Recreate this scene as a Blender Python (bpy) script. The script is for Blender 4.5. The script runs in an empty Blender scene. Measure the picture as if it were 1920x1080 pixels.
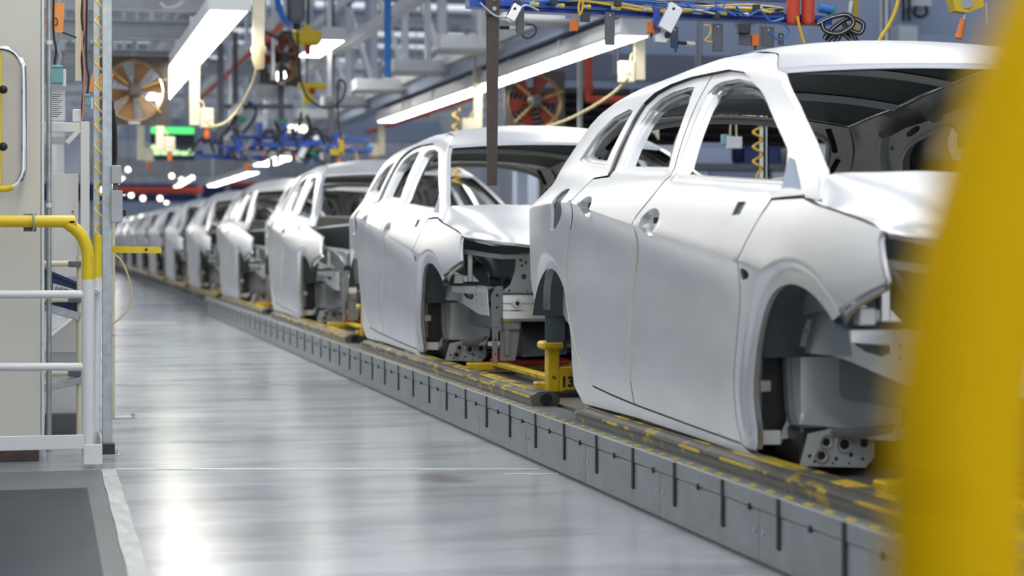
import bpy, bmesh, math, random
from mathutils import Vector, Matrix
from mathutils.geometry import delaunay_2d_cdt

SC = bpy.context.scene
COL = SC.collection
random.seed(7)

# ------------------------------------------------------------------ camera
F_PX = 3700.0                 # focal length in pixels of the 1920 px wide frame
HEAD = math.atan(880.0 / F_PX)   # heading: turned right of the line's direction (+Y)
CAM_H = 0.87
cd = bpy.data.cameras.new('camera')
cd.sensor_width = 36.0
cd.lens = F_PX / 1920.0 * 36.0
cd.shift_x = 0.0
cd.shift_y = -(540.0 - 451.0) / 1920.0
cd.clip_start = 0.05
cd.clip_end = 300
cd.dof.use_dof = True
cd.dof.focus_distance = 7.9
cd.dof.aperture_fstop = 2.8
cam = bpy.data.objects.new('camera', cd)
COL.objects.link(cam)
cam.location = (0, 0, CAM_H)
cam.rotation_euler = (math.radians(90), 0, -HEAD)
SC.camera = cam

# ------------------------------------------------------------------ world, exposure
w = bpy.data.worlds.new('world'); SC.world = w; w.use_nodes = True
bg = w.node_tree.nodes['Background']
bg.inputs[0].default_value = (0.80, 0.88, 1.0, 1)
bg.inputs[1].default_value = 1.0
SC.view_settings.view_transform = 'Standard'
SC.view_settings.look = 'None'
SC.view_settings.gamma = 1.0
SC.view_settings.use_curve_mapping = False
SC.view_settings.exposure = 0.12
SC.cycles.max_bounces = 5
SC.cycles.diffuse_bounces = 2
SC.cycles.glossy_bounces = 3
SC.cycles.transparent_max_bounces = 6
SC.cycles.caustics_reflective = False
SC.cycles.caustics_refractive = False
SC.cycles.sample_clamp_indirect = 6.0
SC.cycles.adaptive_threshold = .03

# ------------------------------------------------------------------ materials
def mat(name, col, rough=.5, metal=0., emit=None, estr=0., noise=None, bump=None, spec=.5, wear=None, alpha=None):
    """noise=(scale, amount, (sx,sy,sz)) colour variation; wear=(colour, scale, threshold) worn patches; bump=(scale, strength)"""
    m = bpy.data.materials.new(name); m.use_nodes = True
    nt = m.node_tree; b = nt.nodes['Principled BSDF']
    b.inputs['Roughness'].default_value = rough
    b.inputs['Metallic'].default_value = metal
    b.inputs['Specular IOR Level'].default_value = spec
    b.inputs['Base Color'].default_value = (*col, 1)
    m.diffuse_color = (*col, 1)
    if emit:
        b.inputs['Emission Color'].default_value = (*emit, 1)
        b.inputs['Emission Strength'].default_value = estr
    src = None
    tc = None
    if noise or wear or bump:
        tc = nt.nodes.new('ShaderNodeTexCoord')
    if noise:
        mp = nt.nodes.new('ShaderNodeMapping'); mp.inputs['Scale'].default_value = noise[2] if len(noise) > 2 else (1, 1, 1)
        nt.links.new(tc.outputs['Object'], mp.inputs['Vector'])
        n = nt.nodes.new('ShaderNodeTexNoise'); n.inputs['Scale'].default_value = noise[0]; n.inputs['Detail'].default_value = 5
        nt.links.new(mp.outputs[0], n.inputs['Vector'])
        r = nt.nodes.new('ShaderNodeValToRGB')
        a = noise[1]
        r.color_ramp.elements[0].position = .3; r.color_ramp.elements[1].position = .7
        r.color_ramp.elements[0].color = (*[max(0, c * (1 - a)) for c in col], 1)
        r.color_ramp.elements[1].color = (*[min(1, c * (1 + a)) for c in col], 1)
        nt.links.new(n.outputs['Fac'], r.inputs['Fac'])
        src = r.outputs[0]
        rr = nt.nodes.new('ShaderNodeMapRange')
        rr.inputs['To Min'].default_value = max(.02, rough * (1 - a)); rr.inputs['To Max'].default_value = min(1, rough * (1 + a))
        nt.links.new(n.outputs['Fac'], rr.inputs['Value']); nt.links.new(rr.outputs[0], b.inputs['Roughness'])
    if wear:
        n2 = nt.nodes.new('ShaderNodeTexNoise'); n2.inputs['Scale'].default_value = wear[1]; n2.inputs['Detail'].default_value = 6
        nt.links.new(tc.outputs['Object'], n2.inputs['Vector'])
        r2 = nt.nodes.new('ShaderNodeValToRGB')
        r2.color_ramp.elements[0].position = wear[2]; r2.color_ramp.elements[1].position = wear[2] + .04
        nt.links.new(n2.outputs['Fac'], r2.inputs['Fac'])
        mx = nt.nodes.new('ShaderNodeMix'); mx.data_type = 'RGBA'
        nt.links.new(r2.outputs[0], mx.inputs[0])
        if src: nt.links.new(src, mx.inputs[6])
        else: mx.inputs[6].default_value = (*col, 1)
        mx.inputs[7].default_value = (*wear[0], 1)
        src = mx.outputs[2]
    if src: nt.links.new(src, b.inputs['Base Color'])
    if bump:
        n3 = nt.nodes.new('ShaderNodeTexNoise'); n3.inputs['Scale'].default_value = bump[0]; n3.inputs['Detail'].default_value = 4
        nt.links.new(tc.outputs['Object'], n3.inputs['Vector'])
        bp = nt.nodes.new('ShaderNodeBump'); bp.inputs['Strength'].default_value = bump[1]; bp.inputs['Distance'].default_value = .01
        nt.links.new(n3.outputs['Fac'], bp.inputs['Height']); nt.links.new(bp.outputs[0], b.inputs['Normal'])
    return m

M = {}
M['steel'] = mat('bare_steel', (.82, .825, .84), .37, .94, noise=(3.0, .05, (1, 1, 3)))
M['steel_in'] = mat('inner_steel', (.84, .85, .86), .36, .15, noise=(5, .06))
M['steel_bright'] = mat('bright_galvanised_steel', (.74, .74, .73), .26, .9, noise=(9, .08))
M['primer'] = mat('grey_stamped_steel', (.34, .36, .37), .36, .6, noise=(6, .08))  # darkened to put engine-bay shade into the steel's colour
M['panel_lt'] = mat('light_stamped_steel', (.66, .68, .68), .38, .35, noise=(4, .06))
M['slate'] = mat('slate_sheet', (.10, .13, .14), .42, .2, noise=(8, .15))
M['dark'] = mat('dark_steel', (.05, .052, .055), .38, .5, noise=(10, .3))
M['black'] = mat('black_rubber', (.012, .012, .013), .55)
M['hole'] = mat('dark_hole', (.008, .008, .009), .8)  # near-black colour stands in for the shade inside openings
M['sealer'] = mat('cream_sealer', (.66, .62, .48), .5)
M['yellow'] = mat('yellow_paint', (.80, .55, .02), .42, wear=((.12, .10, .05), 16, .64), noise=(6, .10))
M['yellow_w'] = mat('worn_yellow_paint', (.62, .42, .03), .5, wear=((.085, .08, .065), 9, .47), noise=(7, .25))
M['yellow_rail'] = mat('mustard_rail_paint', (.70, .42, .0), .6, noise=(9, .06), spec=.10)
M['yellow_c'] = mat('clean_yellow_paint', (.83, .60, .015), .35)
M['red'] = mat('red_paint', (.38, .02, .018), .4, noise=(8, .2))
M['red_or'] = mat('orange_red_paint', (.62, .07, .03), .5, noise=(5, .15))
M['orange'] = mat('orange_plastic', (.85, .20, .02), .4)
M['white'] = mat('white_paint', (.78, .79, .80), .35, noise=(7, .04), wear=((.25, .24, .22), 14, .72))
M['white_c'] = mat('clean_white_paint', (.80, .81, .82), .4)
M['cream'] = mat('cream_paint', (.78, .72, .55), .45, noise=(4, .05))
M['beige'] = mat('beige_enamel', (.69, .67, .59), .42, noise=(2, .03))
M['galv'] = mat('galvanised_steel', (.46, .50, .52), .42, .75, noise=(28, .16))
M['grey'] = mat('grey_enamel', (.44, .46, .49), .5, .1, noise=(5, .10))
M['grey_lt'] = mat('light_grey_enamel', (.76, .78, .80), .45, .1, noise=(4, .08))
M['grey_dk'] = mat('dark_grey_enamel', (.13, .14, .16), .5, .1, noise=(5, .15))
M['bluegrey'] = mat('blue_grey_enamel', (.44, .51, .67), .55, noise=(1.2, .06))
M['bluegrey_dk'] = mat('slate_blue_band', (.20, .22, .29), .55)
M['blue'] = mat('blue_paint', (.015, .075, .44), .32, noise=(7, .2))
M['blue_lt'] = mat('bright_blue_paint', (.03, .22, .68), .4)
M['navy'] = mat('navy_paint', (.02, .045, .16), .4)
M['teal'] = mat('teal_enamel', (.20, .44, .50), .45)
M['green'] = mat('green_plastic', (.02, .30, .14), .4)
M['brown'] = mat('brown_strap', (.085, .062, .052), .6, noise=(20, .2))
M['louver'] = mat('brown_louver', (.045, .038, .036), .5, noise=(3, .15))
M['chrome'] = mat('chrome', (.82, .82, .83), .12, 1.0)
M['paper'] = mat('paper', (.80, .82, .88), .7)
M['ink'] = mat('ink', (.03, .03, .05), .7)
M['orange_paper'] = mat('orange_paper', (.90, .36, .10), .7)
M['brass'] = mat('brass', (.60, .45, .18), .3, .9)
M['fan_hub'] = mat('fan_motor_enamel', (.10, .09, .08), .45, .3)
M['fan_red'] = mat('fan_blade_red', (.26, .045, .03), .45)
M['fan_tan'] = mat('fan_blade_tan', (.30, .16, .07), .45)
M['fan_frame'] = mat('fan_frame_enamel', (.07, .055, .045), .5)
M['fan_ring'] = mat('fan_ring_ochre', (.42, .28, .10), .45)
M['cable'] = mat('black_cable', (.015, .015, .017), .45)
M['hose_y'] = mat('yellow_hose', (.85, .55, .03), .4)
M['hose_c'] = mat('cream_hose', (.72, .60, .34), .5)
M['hose_b'] = mat('blue_hose', (.02, .16, .62), .35)
M['hose_r'] = mat('pink_hose', (.72, .25, .16), .5)
M['tube_on'] = mat('lit_tube', (.9, .9, .9), .4, emit=(1.0, .965, .875), estr=13.0)
M['tube_near'] = mat('dim_tube_of_added_rows', (.9, .9, .9), .4, emit=(1.0, .975, .91), estr=8.5)  # dimmed emission for the added unseen rows over the near roofs
M['lamp_far'] = mat('lit_lamp', (.9, .9, .9), .4, emit=(1.0, .90, .70), estr=6.0)
M['screen_green'] = mat('green_screen', (.02, .1, .03), .3, emit=(.10, .95, .22), estr=1.3)
M['screen_pale'] = mat('pale_green_screen', (.1, .1, .03), .3, emit=(.62, 1.0, .45), estr=1.3)
M['screen_dark'] = mat('dark_screen', (.015, .025, .05), .25)

# ------------------------------------------------------------------ mesh helpers
class MB:
    def __init__(self):
        self.v = []; self.f = []
    def add(self, vs, fs):
        o = len(self.v)
        self.v += [tuple(p) for p in vs]
        self.f += [tuple(i + o for i in q) for q in fs]
        return self
    def box(self, x0, x1, y0, y1, z0, z1, ch=0., rot=None):
        if x0 > x1: x0, x1 = x1, x0
        if y0 > y1: y0, y1 = y1, y0
        if z0 > z1: z0, z1 = z1, z0
        ch = min(ch, .45 * min(x1 - x0, y1 - y0, z1 - z0))
        vs = []; fs = []
        if ch <= 0:
            vs = [(x, y, z) for x in (x0, x1) for y in (y0, y1) for z in (z0, z1)]
            fs = [(0, 1, 3, 2), (4, 6, 7, 5), (0, 4, 5, 1), (2, 3, 7, 6), (0, 2, 6, 4), (1, 5, 7, 3)]
        else:
            # chamfered box: 24 verts; index by corner (ix,iy,iz) and axis
            idx = {}
            for ix, x in enumerate((x0, x1)):
                for iy, y in enumerate((y0, y1)):
                    for iz, z in enumerate((z0, z1)):
                        sx, sy, sz = (1 if ix == 0 else -1), (1 if iy == 0 else -1), (1 if iz == 0 else -1)
                        for a, p in enumerate(((x, y + sy * ch, z + sz * ch), (x + sx * ch, y, z + sz * ch), (x + sx * ch, y + sy * ch, z))):
                            idx[ix, iy, iz, a] = len(vs); vs.append(p)
            for a in range(3):
                b, c = (a + 1) % 3, (a + 2) % 3
                for s in (0, 1):
                    q = []
                    for (i, j) in ((0, 0), (1, 0), (1, 1), (0, 1)):
                        k = [0, 0, 0]; k[a] = s; k[b] = i; k[c] = j
                        q.append(idx[k[0], k[1], k[2], a])
                    fs.append(tuple(q) if s else tuple(q[::-1]))
                for i in (0, 1):
                    for j in (0, 1):
                        q = []
                        for s, ax in ((0, b), (1, b), (1, c), (0, c)):
                            k = [0, 0, 0]; k[a] = s; k[b] = i; k[c] = j
                            q.append(idx[k[0], k[1], k[2], ax])
                        fs.append(tuple(q) if (i ^ j) == 0 else tuple(q[::-1]))
            for ix in (0, 1):
                for iy in (0, 1):
                    for iz in (0, 1):
                        q = tuple(idx[ix, iy, iz, a] for a in range(3))
                        fs.append(q if (ix + iy + iz) % 2 else q[::-1])
        if rot is not None:
            c = Vector(((x0 + x1) / 2, (y0 + y1) / 2, (z0 + z1) / 2))
            vs = [tuple(c + rot @ (Vector(p) - c)) for p in vs]
        return self.add(vs, fs)
    def bar(self, a, b, w, h=None, ch=0., up=(0, 0, 1)):
        """rectangular bar from a to b, width w (sideways), height h"""
        a, b = Vector(a), Vector(b); h = h or w
        d = (b - a).normalized(); u = Vector(up)
        if abs(d.dot(u)) > .98: u = Vector((0, 1, 0))
        s = d.cross(u).normalized(); u = s.cross(d)
        L = (b - a).length
        t = MB().box(-w / 2, w / 2, 0, L, -h / 2, h / 2, ch)
        return self.add([tuple(a + s * p[0] + d * p[1] + u * p[2]) for p in t.v], t.f)
    def prism(self, pts, d):
        """planar 3D polygon pts pushed by the vector d"""
        n = len(pts); d = Vector(d)
        vs = [tuple(p) for p in pts] + [tuple(Vector(p) + d) for p in pts]
        nn = Vector((0, 0, 0))
        for i in range(n):
            nn += Vector(pts[i]).cross(Vector(pts[(i + 1) % n]))
        fl = nn.dot(d) > 0
        fs = [tuple(range(n))[::-1] if fl else tuple(range(n)), tuple(range(n, 2 * n)) if fl else tuple(range(n, 2 * n))[::-1]]
        for i in range(n):
            j = (i + 1) % n
            q = (i, j, n + j, n + i)
            fs.append(q if fl else q[::-1])
        return self.add(vs, fs)
    def tube(self, path, r, n=8, smooth=0, cap=True, close=False):
        P = [Vector(p) for p in path]
        if smooth:
            Q = []
            m = len(P)
            for i in range(m if close else m - 1):
                p0, p1, p2, p3 = (P[(i - 1) % m], P[i], P[(i + 1) % m], P[(i + 2) % m]) if close else (P[max(0, i - 1)], P[i], P[i + 1], P[min(m - 1, i + 2)])
                for k in range(smooth):
                    t = k / smooth
                    Q.append(.5 * ((2 * p1) + (p2 - p0) * t + (2 * p0 - 5 * p1 + 4 * p2 - p3) * t * t + (3 * p1 - p0 - 3 * p2 + p3) * t ** 3))
            if not close: Q.append(P[-1])
            P = Q
        m = len(P)
        if not callable(r): rr = lambda t: r
        else: rr = r
        d = (P[1] - P[0]).normalized()
        u = Vector((0, 0, 1)) if abs(d.z) < .9 else Vector((1, 0, 0))
        u = (u - d * u.dot(d)).normalized()
        vs = []; fs = []
        for i in range(m):
            if close: d = (P[(i + 1) % m] - P[i - 1]).normalized()
            elif i == 0: d = (P[1] - P[0]).normalized()
            elif i == m - 1: d = (P[-1] - P[-2]).normalized()
            else: d = (P[i + 1] - P[i - 1]).normalized()
            u = (u - d * u.dot(d)).normalized(); s = d.cross(u)
            R = rr(i / max(1, m - 1))
            for k in range(n):
                a = 2 * math.pi * k / n
                vs.append(tuple(P[i] + u * (R * math.cos(a)) + s * (R * math.sin(a))))
        for i in range(m if close else m - 1):
            for k in range(n):
                j = (i + 1) % m
                fs.append((i * n + k, i * n + (k + 1) % n, j * n + (k + 1) % n, j * n + k))
        if cap and not close:
            fs.append(tuple(range(n))[::-1]); fs.append(tuple(range((m - 1) * n, m * n)))
        return self.add(vs, fs)
    def cyl(self, a, b, r, n=16, r2=None):
        r2 = r if r2 is None else r2
        return self.tube([a, b], (lambda t: r + (r2 - r) * t), n)
    def ring(self, c, axis, r0, r1, h, n=28):
        """flat annulus of thickness h along the axis"""
        c, ax = Vector(c), Vector(axis).normalized()
        u = Vector((0, 0, 1)) if abs(ax.z) < .9 else Vector((1, 0, 0))
        u = (u - ax * u.dot(ax)).normalized(); s = ax.cross(u)
        vs = []; fs = []
        for k in range(n):
            a = 2 * math.pi * k / n; e = u * math.cos(a) + s * math.sin(a)
            for (R, t) in ((r0, -h / 2), (r1, -h / 2), (r1, h / 2), (r0, h / 2)):
                vs.append(tuple(c + e * R + ax * t))
        for k in range(n):
            j = (k + 1) % n
            for q in range(4):
                p = (q + 1) % 4
                fs.append((4 * k + q, 4 * k + p, 4 * j + p, 4 * j + q))
        return self.add(vs, fs)
    def sphere(self, c, r, n=10, m=7, sq=(1, 1, 1)):
        vs = [(c[0], c[1], c[2] - r * sq[2])]
        for i in range(1, m):
            ph = math.pi * i / m - math.pi / 2
            for k in range(n):
                a = 2 * math.pi * k / n
                vs.append((c[0] + r * sq[0] * math.cos(ph) * math.cos(a), c[1] + r * sq[1] * math.cos(ph) * math.sin(a), c[2] + r * sq[2] * math.sin(ph)))
        vs.append((c[0], c[1], c[2] + r * sq[2]))
        fs = [(0, 1 + (k + 1) % n, 1 + k) for k in range(n)]
        for i in range(m - 2):
            for k in range(n):
                a = 1 + i * n + k; b = 1 + i * n + (k + 1) % n
                fs.append((a, b, b + n, a + n))
        t = 1 + (m - 2) * n; e = len(vs) - 1
        fs += [(t + k, t + (k + 1) % n, e) for k in range(n)]
        return self.add(vs, fs)
    def grid(self, nu, nv, fn, flip=False):
        vs = [fn(i / nu, j / nv) for j in range(nv + 1) for i in range(nu + 1)]
        fs = []
        for j in range(nv):
            for i in range(nu):
                a = j * (nu + 1) + i
                q = (a, a + 1, a + nu + 2, a + nu + 1)
                fs.append(q[::-1] if flip else q)
        return self.add(vs, fs)
    def plate(self, outer, holes, place, h=None, thick=.003, tv=None):
        """flat sheet with real holes: 2D outline + 2D holes, mapped by place(u,v)->(x,y,z), thickness along tv"""
        tris, V2 = cdt(outer, holes, h)
        vs = [Vector(place(*p)) for p in V2]
        if tv is None: return self.add([tuple(p) for p in vs], tris)
        tv = Vector(tv) * thick; n = len(vs)
        fs = [t for t in tris] + [tuple(i + n for i in t[::-1]) for t in tris]
        cnt = {}
        for t in tris:
            for k in range(3):
                e = (t[k], t[(k + 1) % 3]); cnt[e] = 1
        for (a, b) in cnt:
            if (b, a) not in cnt: fs.append((b, a, a + n, b + n))
        return self.add([tuple(p) for p in vs] + [tuple(p + tv) for p in vs], fs)
    def mesh(self, name, m, smooth=False, off=None, sharp=None, weld=0):
        me = bpy.data.meshes.new(name)
        v = self.v if off is None else [(p[0] - off[0], p[1] - off[1], p[2] - off[2]) for p in self.v]
        me.from_pydata(v, [], self.f)
        me.materials.append(M[m] if isinstance(m, str) else m)
        bm = bmesh.new(); bm.from_mesh(me)
        if self.__dict__.get('weld'): bmesh.ops.remove_doubles(bm, verts=bm.verts, dist=self.weld)
        bmesh.ops.recalc_face_normals(bm, faces=bm.faces)
        bm.to_mesh(me); bm.free()
        if smooth:
            me.polygons.foreach_set('use_smooth', [True] * len(me.polygons))
            a = sharp if sharp else math.radians(40)
            me.set_sharp_from_angle(angle=a)
        me.update()
        return me
    def build(self, name, m, parent=None, smooth=False, off=None, sharp=None):
        o = bpy.data.objects.new(name, self.mesh(name, m, smooth, off, sharp))
        COL.objects.link(o)
        if parent is not None: o.parent = parent
        return o

def inside(p, poly):
    x, y = p; r = False; n = len(poly)
    for i in range(n):
        x1, y1 = poly[i]; x2, y2 = poly[i - 1]
        if (y1 > y) != (y2 > y) and x < (x2 - x1) * (y - y1) / (y2 - y1) + x1: r = not r
    return r
def resample(poly, h):
    out = []; n = len(poly)
    for i in range(n):
        a, b = poly[i], poly[(i + 1) % n]
        k = max(1, int(round(math.dist(a, b) / h)))
        for j in range(k): out.append((a[0] + (b[0] - a[0]) * j / k, a[1] + (b[1] - a[1]) * j / k))
    return out
def rounded(poly, it=2):
    for _ in range(it):
        q = []; n = len(poly)
        for i in range(n):
            a, b = poly[i], poly[(i + 1) % n]
            q += [(a[0] * .75 + b[0] * .25, a[1] * .75 + b[1] * .25), (a[0] * .25 + b[0] * .75, a[1] * .25 + b[1] * .75)]
        poly = q
    return poly
def circle(c, r, n=12, ry=None, a0=0., a1=360.):
    full = abs(a1 - a0) >= 360
    m = n if full else n + 1
    return [(c[0] + r * math.cos(math.radians(a0 + (a1 - a0) * k / n)), c[1] + (ry or r) * math.sin(math.radians(a0 + (a1 - a0) * k / n))) for k in range(m)]
def area2(p): return sum(p[i - 1][0] * p[i][1] - p[i][0] * p[i - 1][1] for i in range(len(p))) / 2
import numpy as np
def inside_np(P, poly):
    P = np.asarray(P); x, y = P[:, 0], P[:, 1]; r = np.zeros(len(P), bool)
    n = len(poly)
    for i in range(n):
        x1, y1 = poly[i]; x2, y2 = poly[i - 1]
        if y1 == y2: continue
        r ^= ((y1 > y) != (y2 > y)) & (x < (x2 - x1) * (y - y1) / (y2 - y1) + x1)
    return r
def cdt(outer, holes=(), h=None, extra=()):
    loops = [resample(outer, h) if h else list(outer)] + [resample(q, min(h, .012)) if h else list(q) for q in holes]
    V = []; E = []
    for L in loops:
        o = len(V); V += L; E += [(o + i, o + (i + 1) % len(L)) for i in range(len(L))]
    if h:
        B = np.array(V); A = np.array(loops[0])
        G = []
        y = A[:, 1].min() + h * .5; row = 0
        while y < A[:, 1].max():
            x = A[:, 0].min() + (h * .5 if row % 2 else 0)
            while x < A[:, 0].max():
                G.append((x, y)); x += h
            y += h * .87; row += 1
        if len(extra):
            X_ = np.array(extra); G0 = np.array(G)
            keep = np.array([((X_ - g) ** 2).sum(1).min() > (h * .62) ** 2 for g in G0])
            G = [tuple(g) for g in G0[keep]]
        nG = len(G); G = np.array(G + [tuple(p) for p in extra])
        ok = inside_np(G, loops[0])
        for q in loops[1:]: ok &= ~inside_np(G, q)
        for i in np.nonzero(ok)[0]:
            lim = h * .5 if i < nG else h * .12
            if ((B - G[i]) ** 2).sum(1).min() > lim * lim: V.append(tuple(G[i]))
    vv, ee, ff, *_ = delaunay_2d_cdt([Vector(p) for p in V], E, [], 0, 1e-7)
    C = np.array([[sum(vv[i][0] for i in t) / len(t), sum(vv[i][1] for i in t) / len(t)] for t in ff])
    ok = inside_np(C, loops[0])
    for q in loops[1:]: ok &= ~inside_np(C, q)
    return [tuple(t) for t, k in zip(ff, ok) if k], [tuple(p) for p in vv]
def offset_poly(p, d):
    """move a closed outline to its inside by d"""
    s = 1 if area2(p) > 0 else -1
    n = len(p); out = []
    for i in range(n):
        a, b, c = p[i - 1], p[i], p[(i + 1) % n]
        e1 = (b[0] - a[0], b[1] - a[1]); e2 = (c[0] - b[0], c[1] - b[1])
        l1 = math.hypot(*e1) or 1e-9; l2 = math.hypot(*e2) or 1e-9
        nx = -e1[1] / l1 - e2[1] / l2; ny = e1[0] / l1 + e2[0] / l2
        l = math.hypot(nx, ny) or 1e-9
        k = min(2.0, 2 / l)
        out.append((b[0] + s * d * nx / l * min(k, 1.6), b[1] + s * d * ny / l * min(k, 1.6)))
    return out

# ------------------------------------------------------------------ scene helpers
def thing(name, label, cat, loc=(0, 0, 0), rz=0., group=None):
    o = bpy.data.objects.new(name, None); COL.objects.link(o)
    o.location = loc; o.rotation_euler = (0, 0, rz); o.empty_display_size = .1
    return tag(o, label, cat, group)
def tag(o, label=None, cat=None, group=None, kind=None):
    if label: o['label'] = label
    if cat: o['category'] = cat
    if group: o['group'] = group
    if kind: o['kind'] = kind
    return o
def struct(o): o['kind'] = 'structure'; return o
def copy_tree(o, parent=None):
    c = o.copy(); COL.objects.link(c); c.parent = parent
    for ch in list(o.children):
        copy_tree(ch, c)
    return c
def part(mb, name, m, parent, smooth=False, sharp=None, label=None):
    """mesh given in world coordinates, made a child of parent (parent unrotated)"""
    p = parent; off = Vector((0, 0, 0))
    while p is not None: off += p.location; p = p.parent
    o = mb.build(name, m, parent, smooth, off=tuple(off), sharp=sharp)
    if label: o['label'] = label
    return o
_s, _c = math.sin(HEAD), math.cos(HEAD)
def at(px, py, Y):
    """the point of the hall at distance Y along the line that the frame shows at px, py"""
    r = (px - 960.) / F_PX; u = (451. - py) / F_PX
    dx, dy = _s + r * _c, _c - r * _s
    t = Y / dy
    return Vector((dx * t, Y, CAM_H + u * t))
def pxm(px, Y):
    """metres per frame pixel there"""
    r = (px - 960.) / F_PX
    return Y / (_c - r * _s) / F_PX
# ------------------------------------------------------------------ floor
def floor_material():
    m = bpy.data.materials.new('sealed_concrete'); m.use_nodes = True
    nt = m.node_tree; b = nt.nodes['Principled BSDF']; N = nt.nodes.new; L = nt.links.new
    tc = N('ShaderNodeTexCoord')
    def noise(scale, sc, det=5, rough=.6):
        mp = N('ShaderNodeMapping'); mp.inputs['Scale'].default_value = sc; L(tc.outputs['Object'], mp.inputs[0])
        n = N('ShaderNodeTexNoise'); n.inputs['Scale'].default_value = scale; n.inputs['Detail'].default_value = det; n.inputs['Roughness'].default_value = rough
        L(mp.outputs[0], n.inputs['Vector']); return n.outputs['Fac']
    def ramp(f, a, b_, c0, c1):
        r = N('ShaderNodeValToRGB'); r.color_ramp.elements[0].position = a; r.color_ramp.elements[1].position = b_
        r.color_ramp.elements[0].color = (*c0, 1); r.color_ramp.elements[1].color = (*c1, 1); L(f, r.inputs[0]); return r.outputs[0]
    def mix(f, a, c):
        x = N('ShaderNodeMix'); x.data_type = 'RGBA'
        L(f, x.inputs[0])
        for i, q in ((6, a), (7, c)):
            if isinstance(q, tuple): x.inputs[i].default_value = (*q, 1)
            else: L(q, x.inputs[i])
        return x.outputs[2]
    big = noise(.55, (1, .5, 1), 4)
    base = ramp(big, .3, .72, (.40, .43, .48), (.60, .62, .66))
    scr = noise(3.0, (.6, 5, 1), 7, .72)
    base = mix(ramp(scr, .56, .85, (0, 0, 0), (.28, .28, .28)), base, (.60, .62, .64))
    dark = noise(1.3, (.6, 1.8, 1), 5)
    base = mix(ramp(dark, .47, .68, (0, 0, 0), (.72, .72, .72)), base, (.15, .165, .20))
    # a reddish paint stain on the walkway
    pos = N('ShaderNodeVectorMath'); pos.operation = 'SUBTRACT'; L(tc.outputs['Object'], pos.inputs[0]); pos.inputs[1].default_value = (1.42, 7.05, 0)
    sc = N('ShaderNodeVectorMath'); sc.operation = 'MULTIPLY'; L(pos.outputs[0], sc.inputs[0]); sc.inputs[1].default_value = (4.2, 3.2, 1)
    ln = N('ShaderNodeVectorMath'); ln.operation = 'LENGTH'; L(sc.outputs[0], ln.inputs[0])
    st = noise(6, (.8, 2.5, 1), 6, .7)
    ad = N('ShaderNodeMath'); ad.operation = 'ADD'; L(ln.outputs['Value'], ad.inputs[0]); L(st, ad.inputs[1])
    base = mix(ramp(ad.outputs[0], .75, 1.25, (.55, .55, .55), (0, 0, 0)), base, (.19, .09, .10))
    L(base, b.inputs['Base Color'])
    rgh = noise(1.6, (.7, 1.6, 1), 4)
    rr = N('ShaderNodeMapRange'); L(rgh, rr.inputs['Value']); rr.inputs['To Min'].default_value = .11; rr.inputs['To Max'].default_value = .30
    L(rr.outputs[0], b.inputs['Roughness'])
    b.inputs['Specular IOR Level'].default_value = .85
    bp = N('ShaderNodeBump'); bp.inputs['Strength'].default_value = .05; bp.inputs['Distance'].default_value = .004
    bn = noise(3.2, (.5, 3, 1), 3)
    L(bn, bp.inputs['Height']); L(bp.outputs[0], b.inputs['Normal'])
    return m
M['floor'] = floor_material()
M['plate_dark'] = mat('dark_floor_plate', (.012, .022, .042), .38, .0, spec=.22, noise=(1.1, .25, (.6, 1.6, 1)))
M['plate_grey'] = mat('grey_floor_edge', (.14, .15, .16), .45, .2, noise=(3, .25))
M['tape'] = mat('worn_pale_tape', (.58, .60, .60), .38, .2, noise=(6, .15), bump=(18, .5))

fl = struct(MB().box(-8, 16, -8, 85, -.12, 0).build('floor', 'floor'))

# steel floor plates left of the walkway, flush with it, and the tape along their edge
fp = struct(MB().box(-3.2, .212, -6, 7.62, .0005, .003).build('trim_1', 'plate_grey'))
for (y0, y1) in ((2.9, 5.05), (5.06, 7.05), (.8, 2.89), (7.06, 7.55)):
    for (x0, x1) in ((-1.1, .152), (-2.4, -1.108)):
        o = MB().box(x0, x1, y0, y1, .003, .0065, .001).build('floor_plate', 'plate_dark' if y1 < 7.4 else 'plate_grey', fp)
tp = MB()
# crinkled tape along the plate edge
ny = 60
def tape(u, v):
    y = .6 + v * 7.0
    return (.214 + u * .055 + .003 * math.sin(y * 9) * (u - .5), y, .0062 + .0025 * math.sin(y * 31 + u * 3) * math.sin(y * 13) * math.sin(math.pi * u))
struct(tp.grid(4, 160, tape).build('trim_2', 'tape', smooth=True))
# saw-cut joints, the nearest with its highlight painted pale, and painted lines
k = 3
for (px0, px1, py, wd, m_) in ((215, 1010, 880, .035, 'pale_paint_and_glint'), (212, 690, 722, .03, 'paint_dull'), (222, 560, 646, .03, 'paint_dull'),
                           (225, 330, 606, .10, 'pale_paint_and_glint'), (225, 345, 568, .14, 'pale_paint_and_glint'), (945, 1048, 889, .035, 'pale_paint_and_glint'), (620, 690, 727, .05, 'paint_dull')):
    if m_ not in M:
        M[m_] = mat(m_, (.66, .68, .71) if m_ == 'pale_paint_and_glint' else (.40, .41, .42), .4, noise=(11, .2, (1, 6, 1)))
    zc = CAM_H * F_PX / (py - 451.)
    def fx(px): return (px - 80.) * zc * _c / F_PX
    def fy(px): return (zc - fx(px) * _s) / _c
    x0, x1 = fx(px0), fx(px1); ya, yb = fy(px0), fy(px1)
    mb = MB().prism([(x0, ya - wd / 2, .0005), (x1, yb - wd / 2, .0005), (x1, yb + wd / 2, .0005), (x0, ya + wd / 2, .0005)], (0, 0, .0016))
    struct(mb.build('trim_%d' % k, m_)); k += 1

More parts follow.
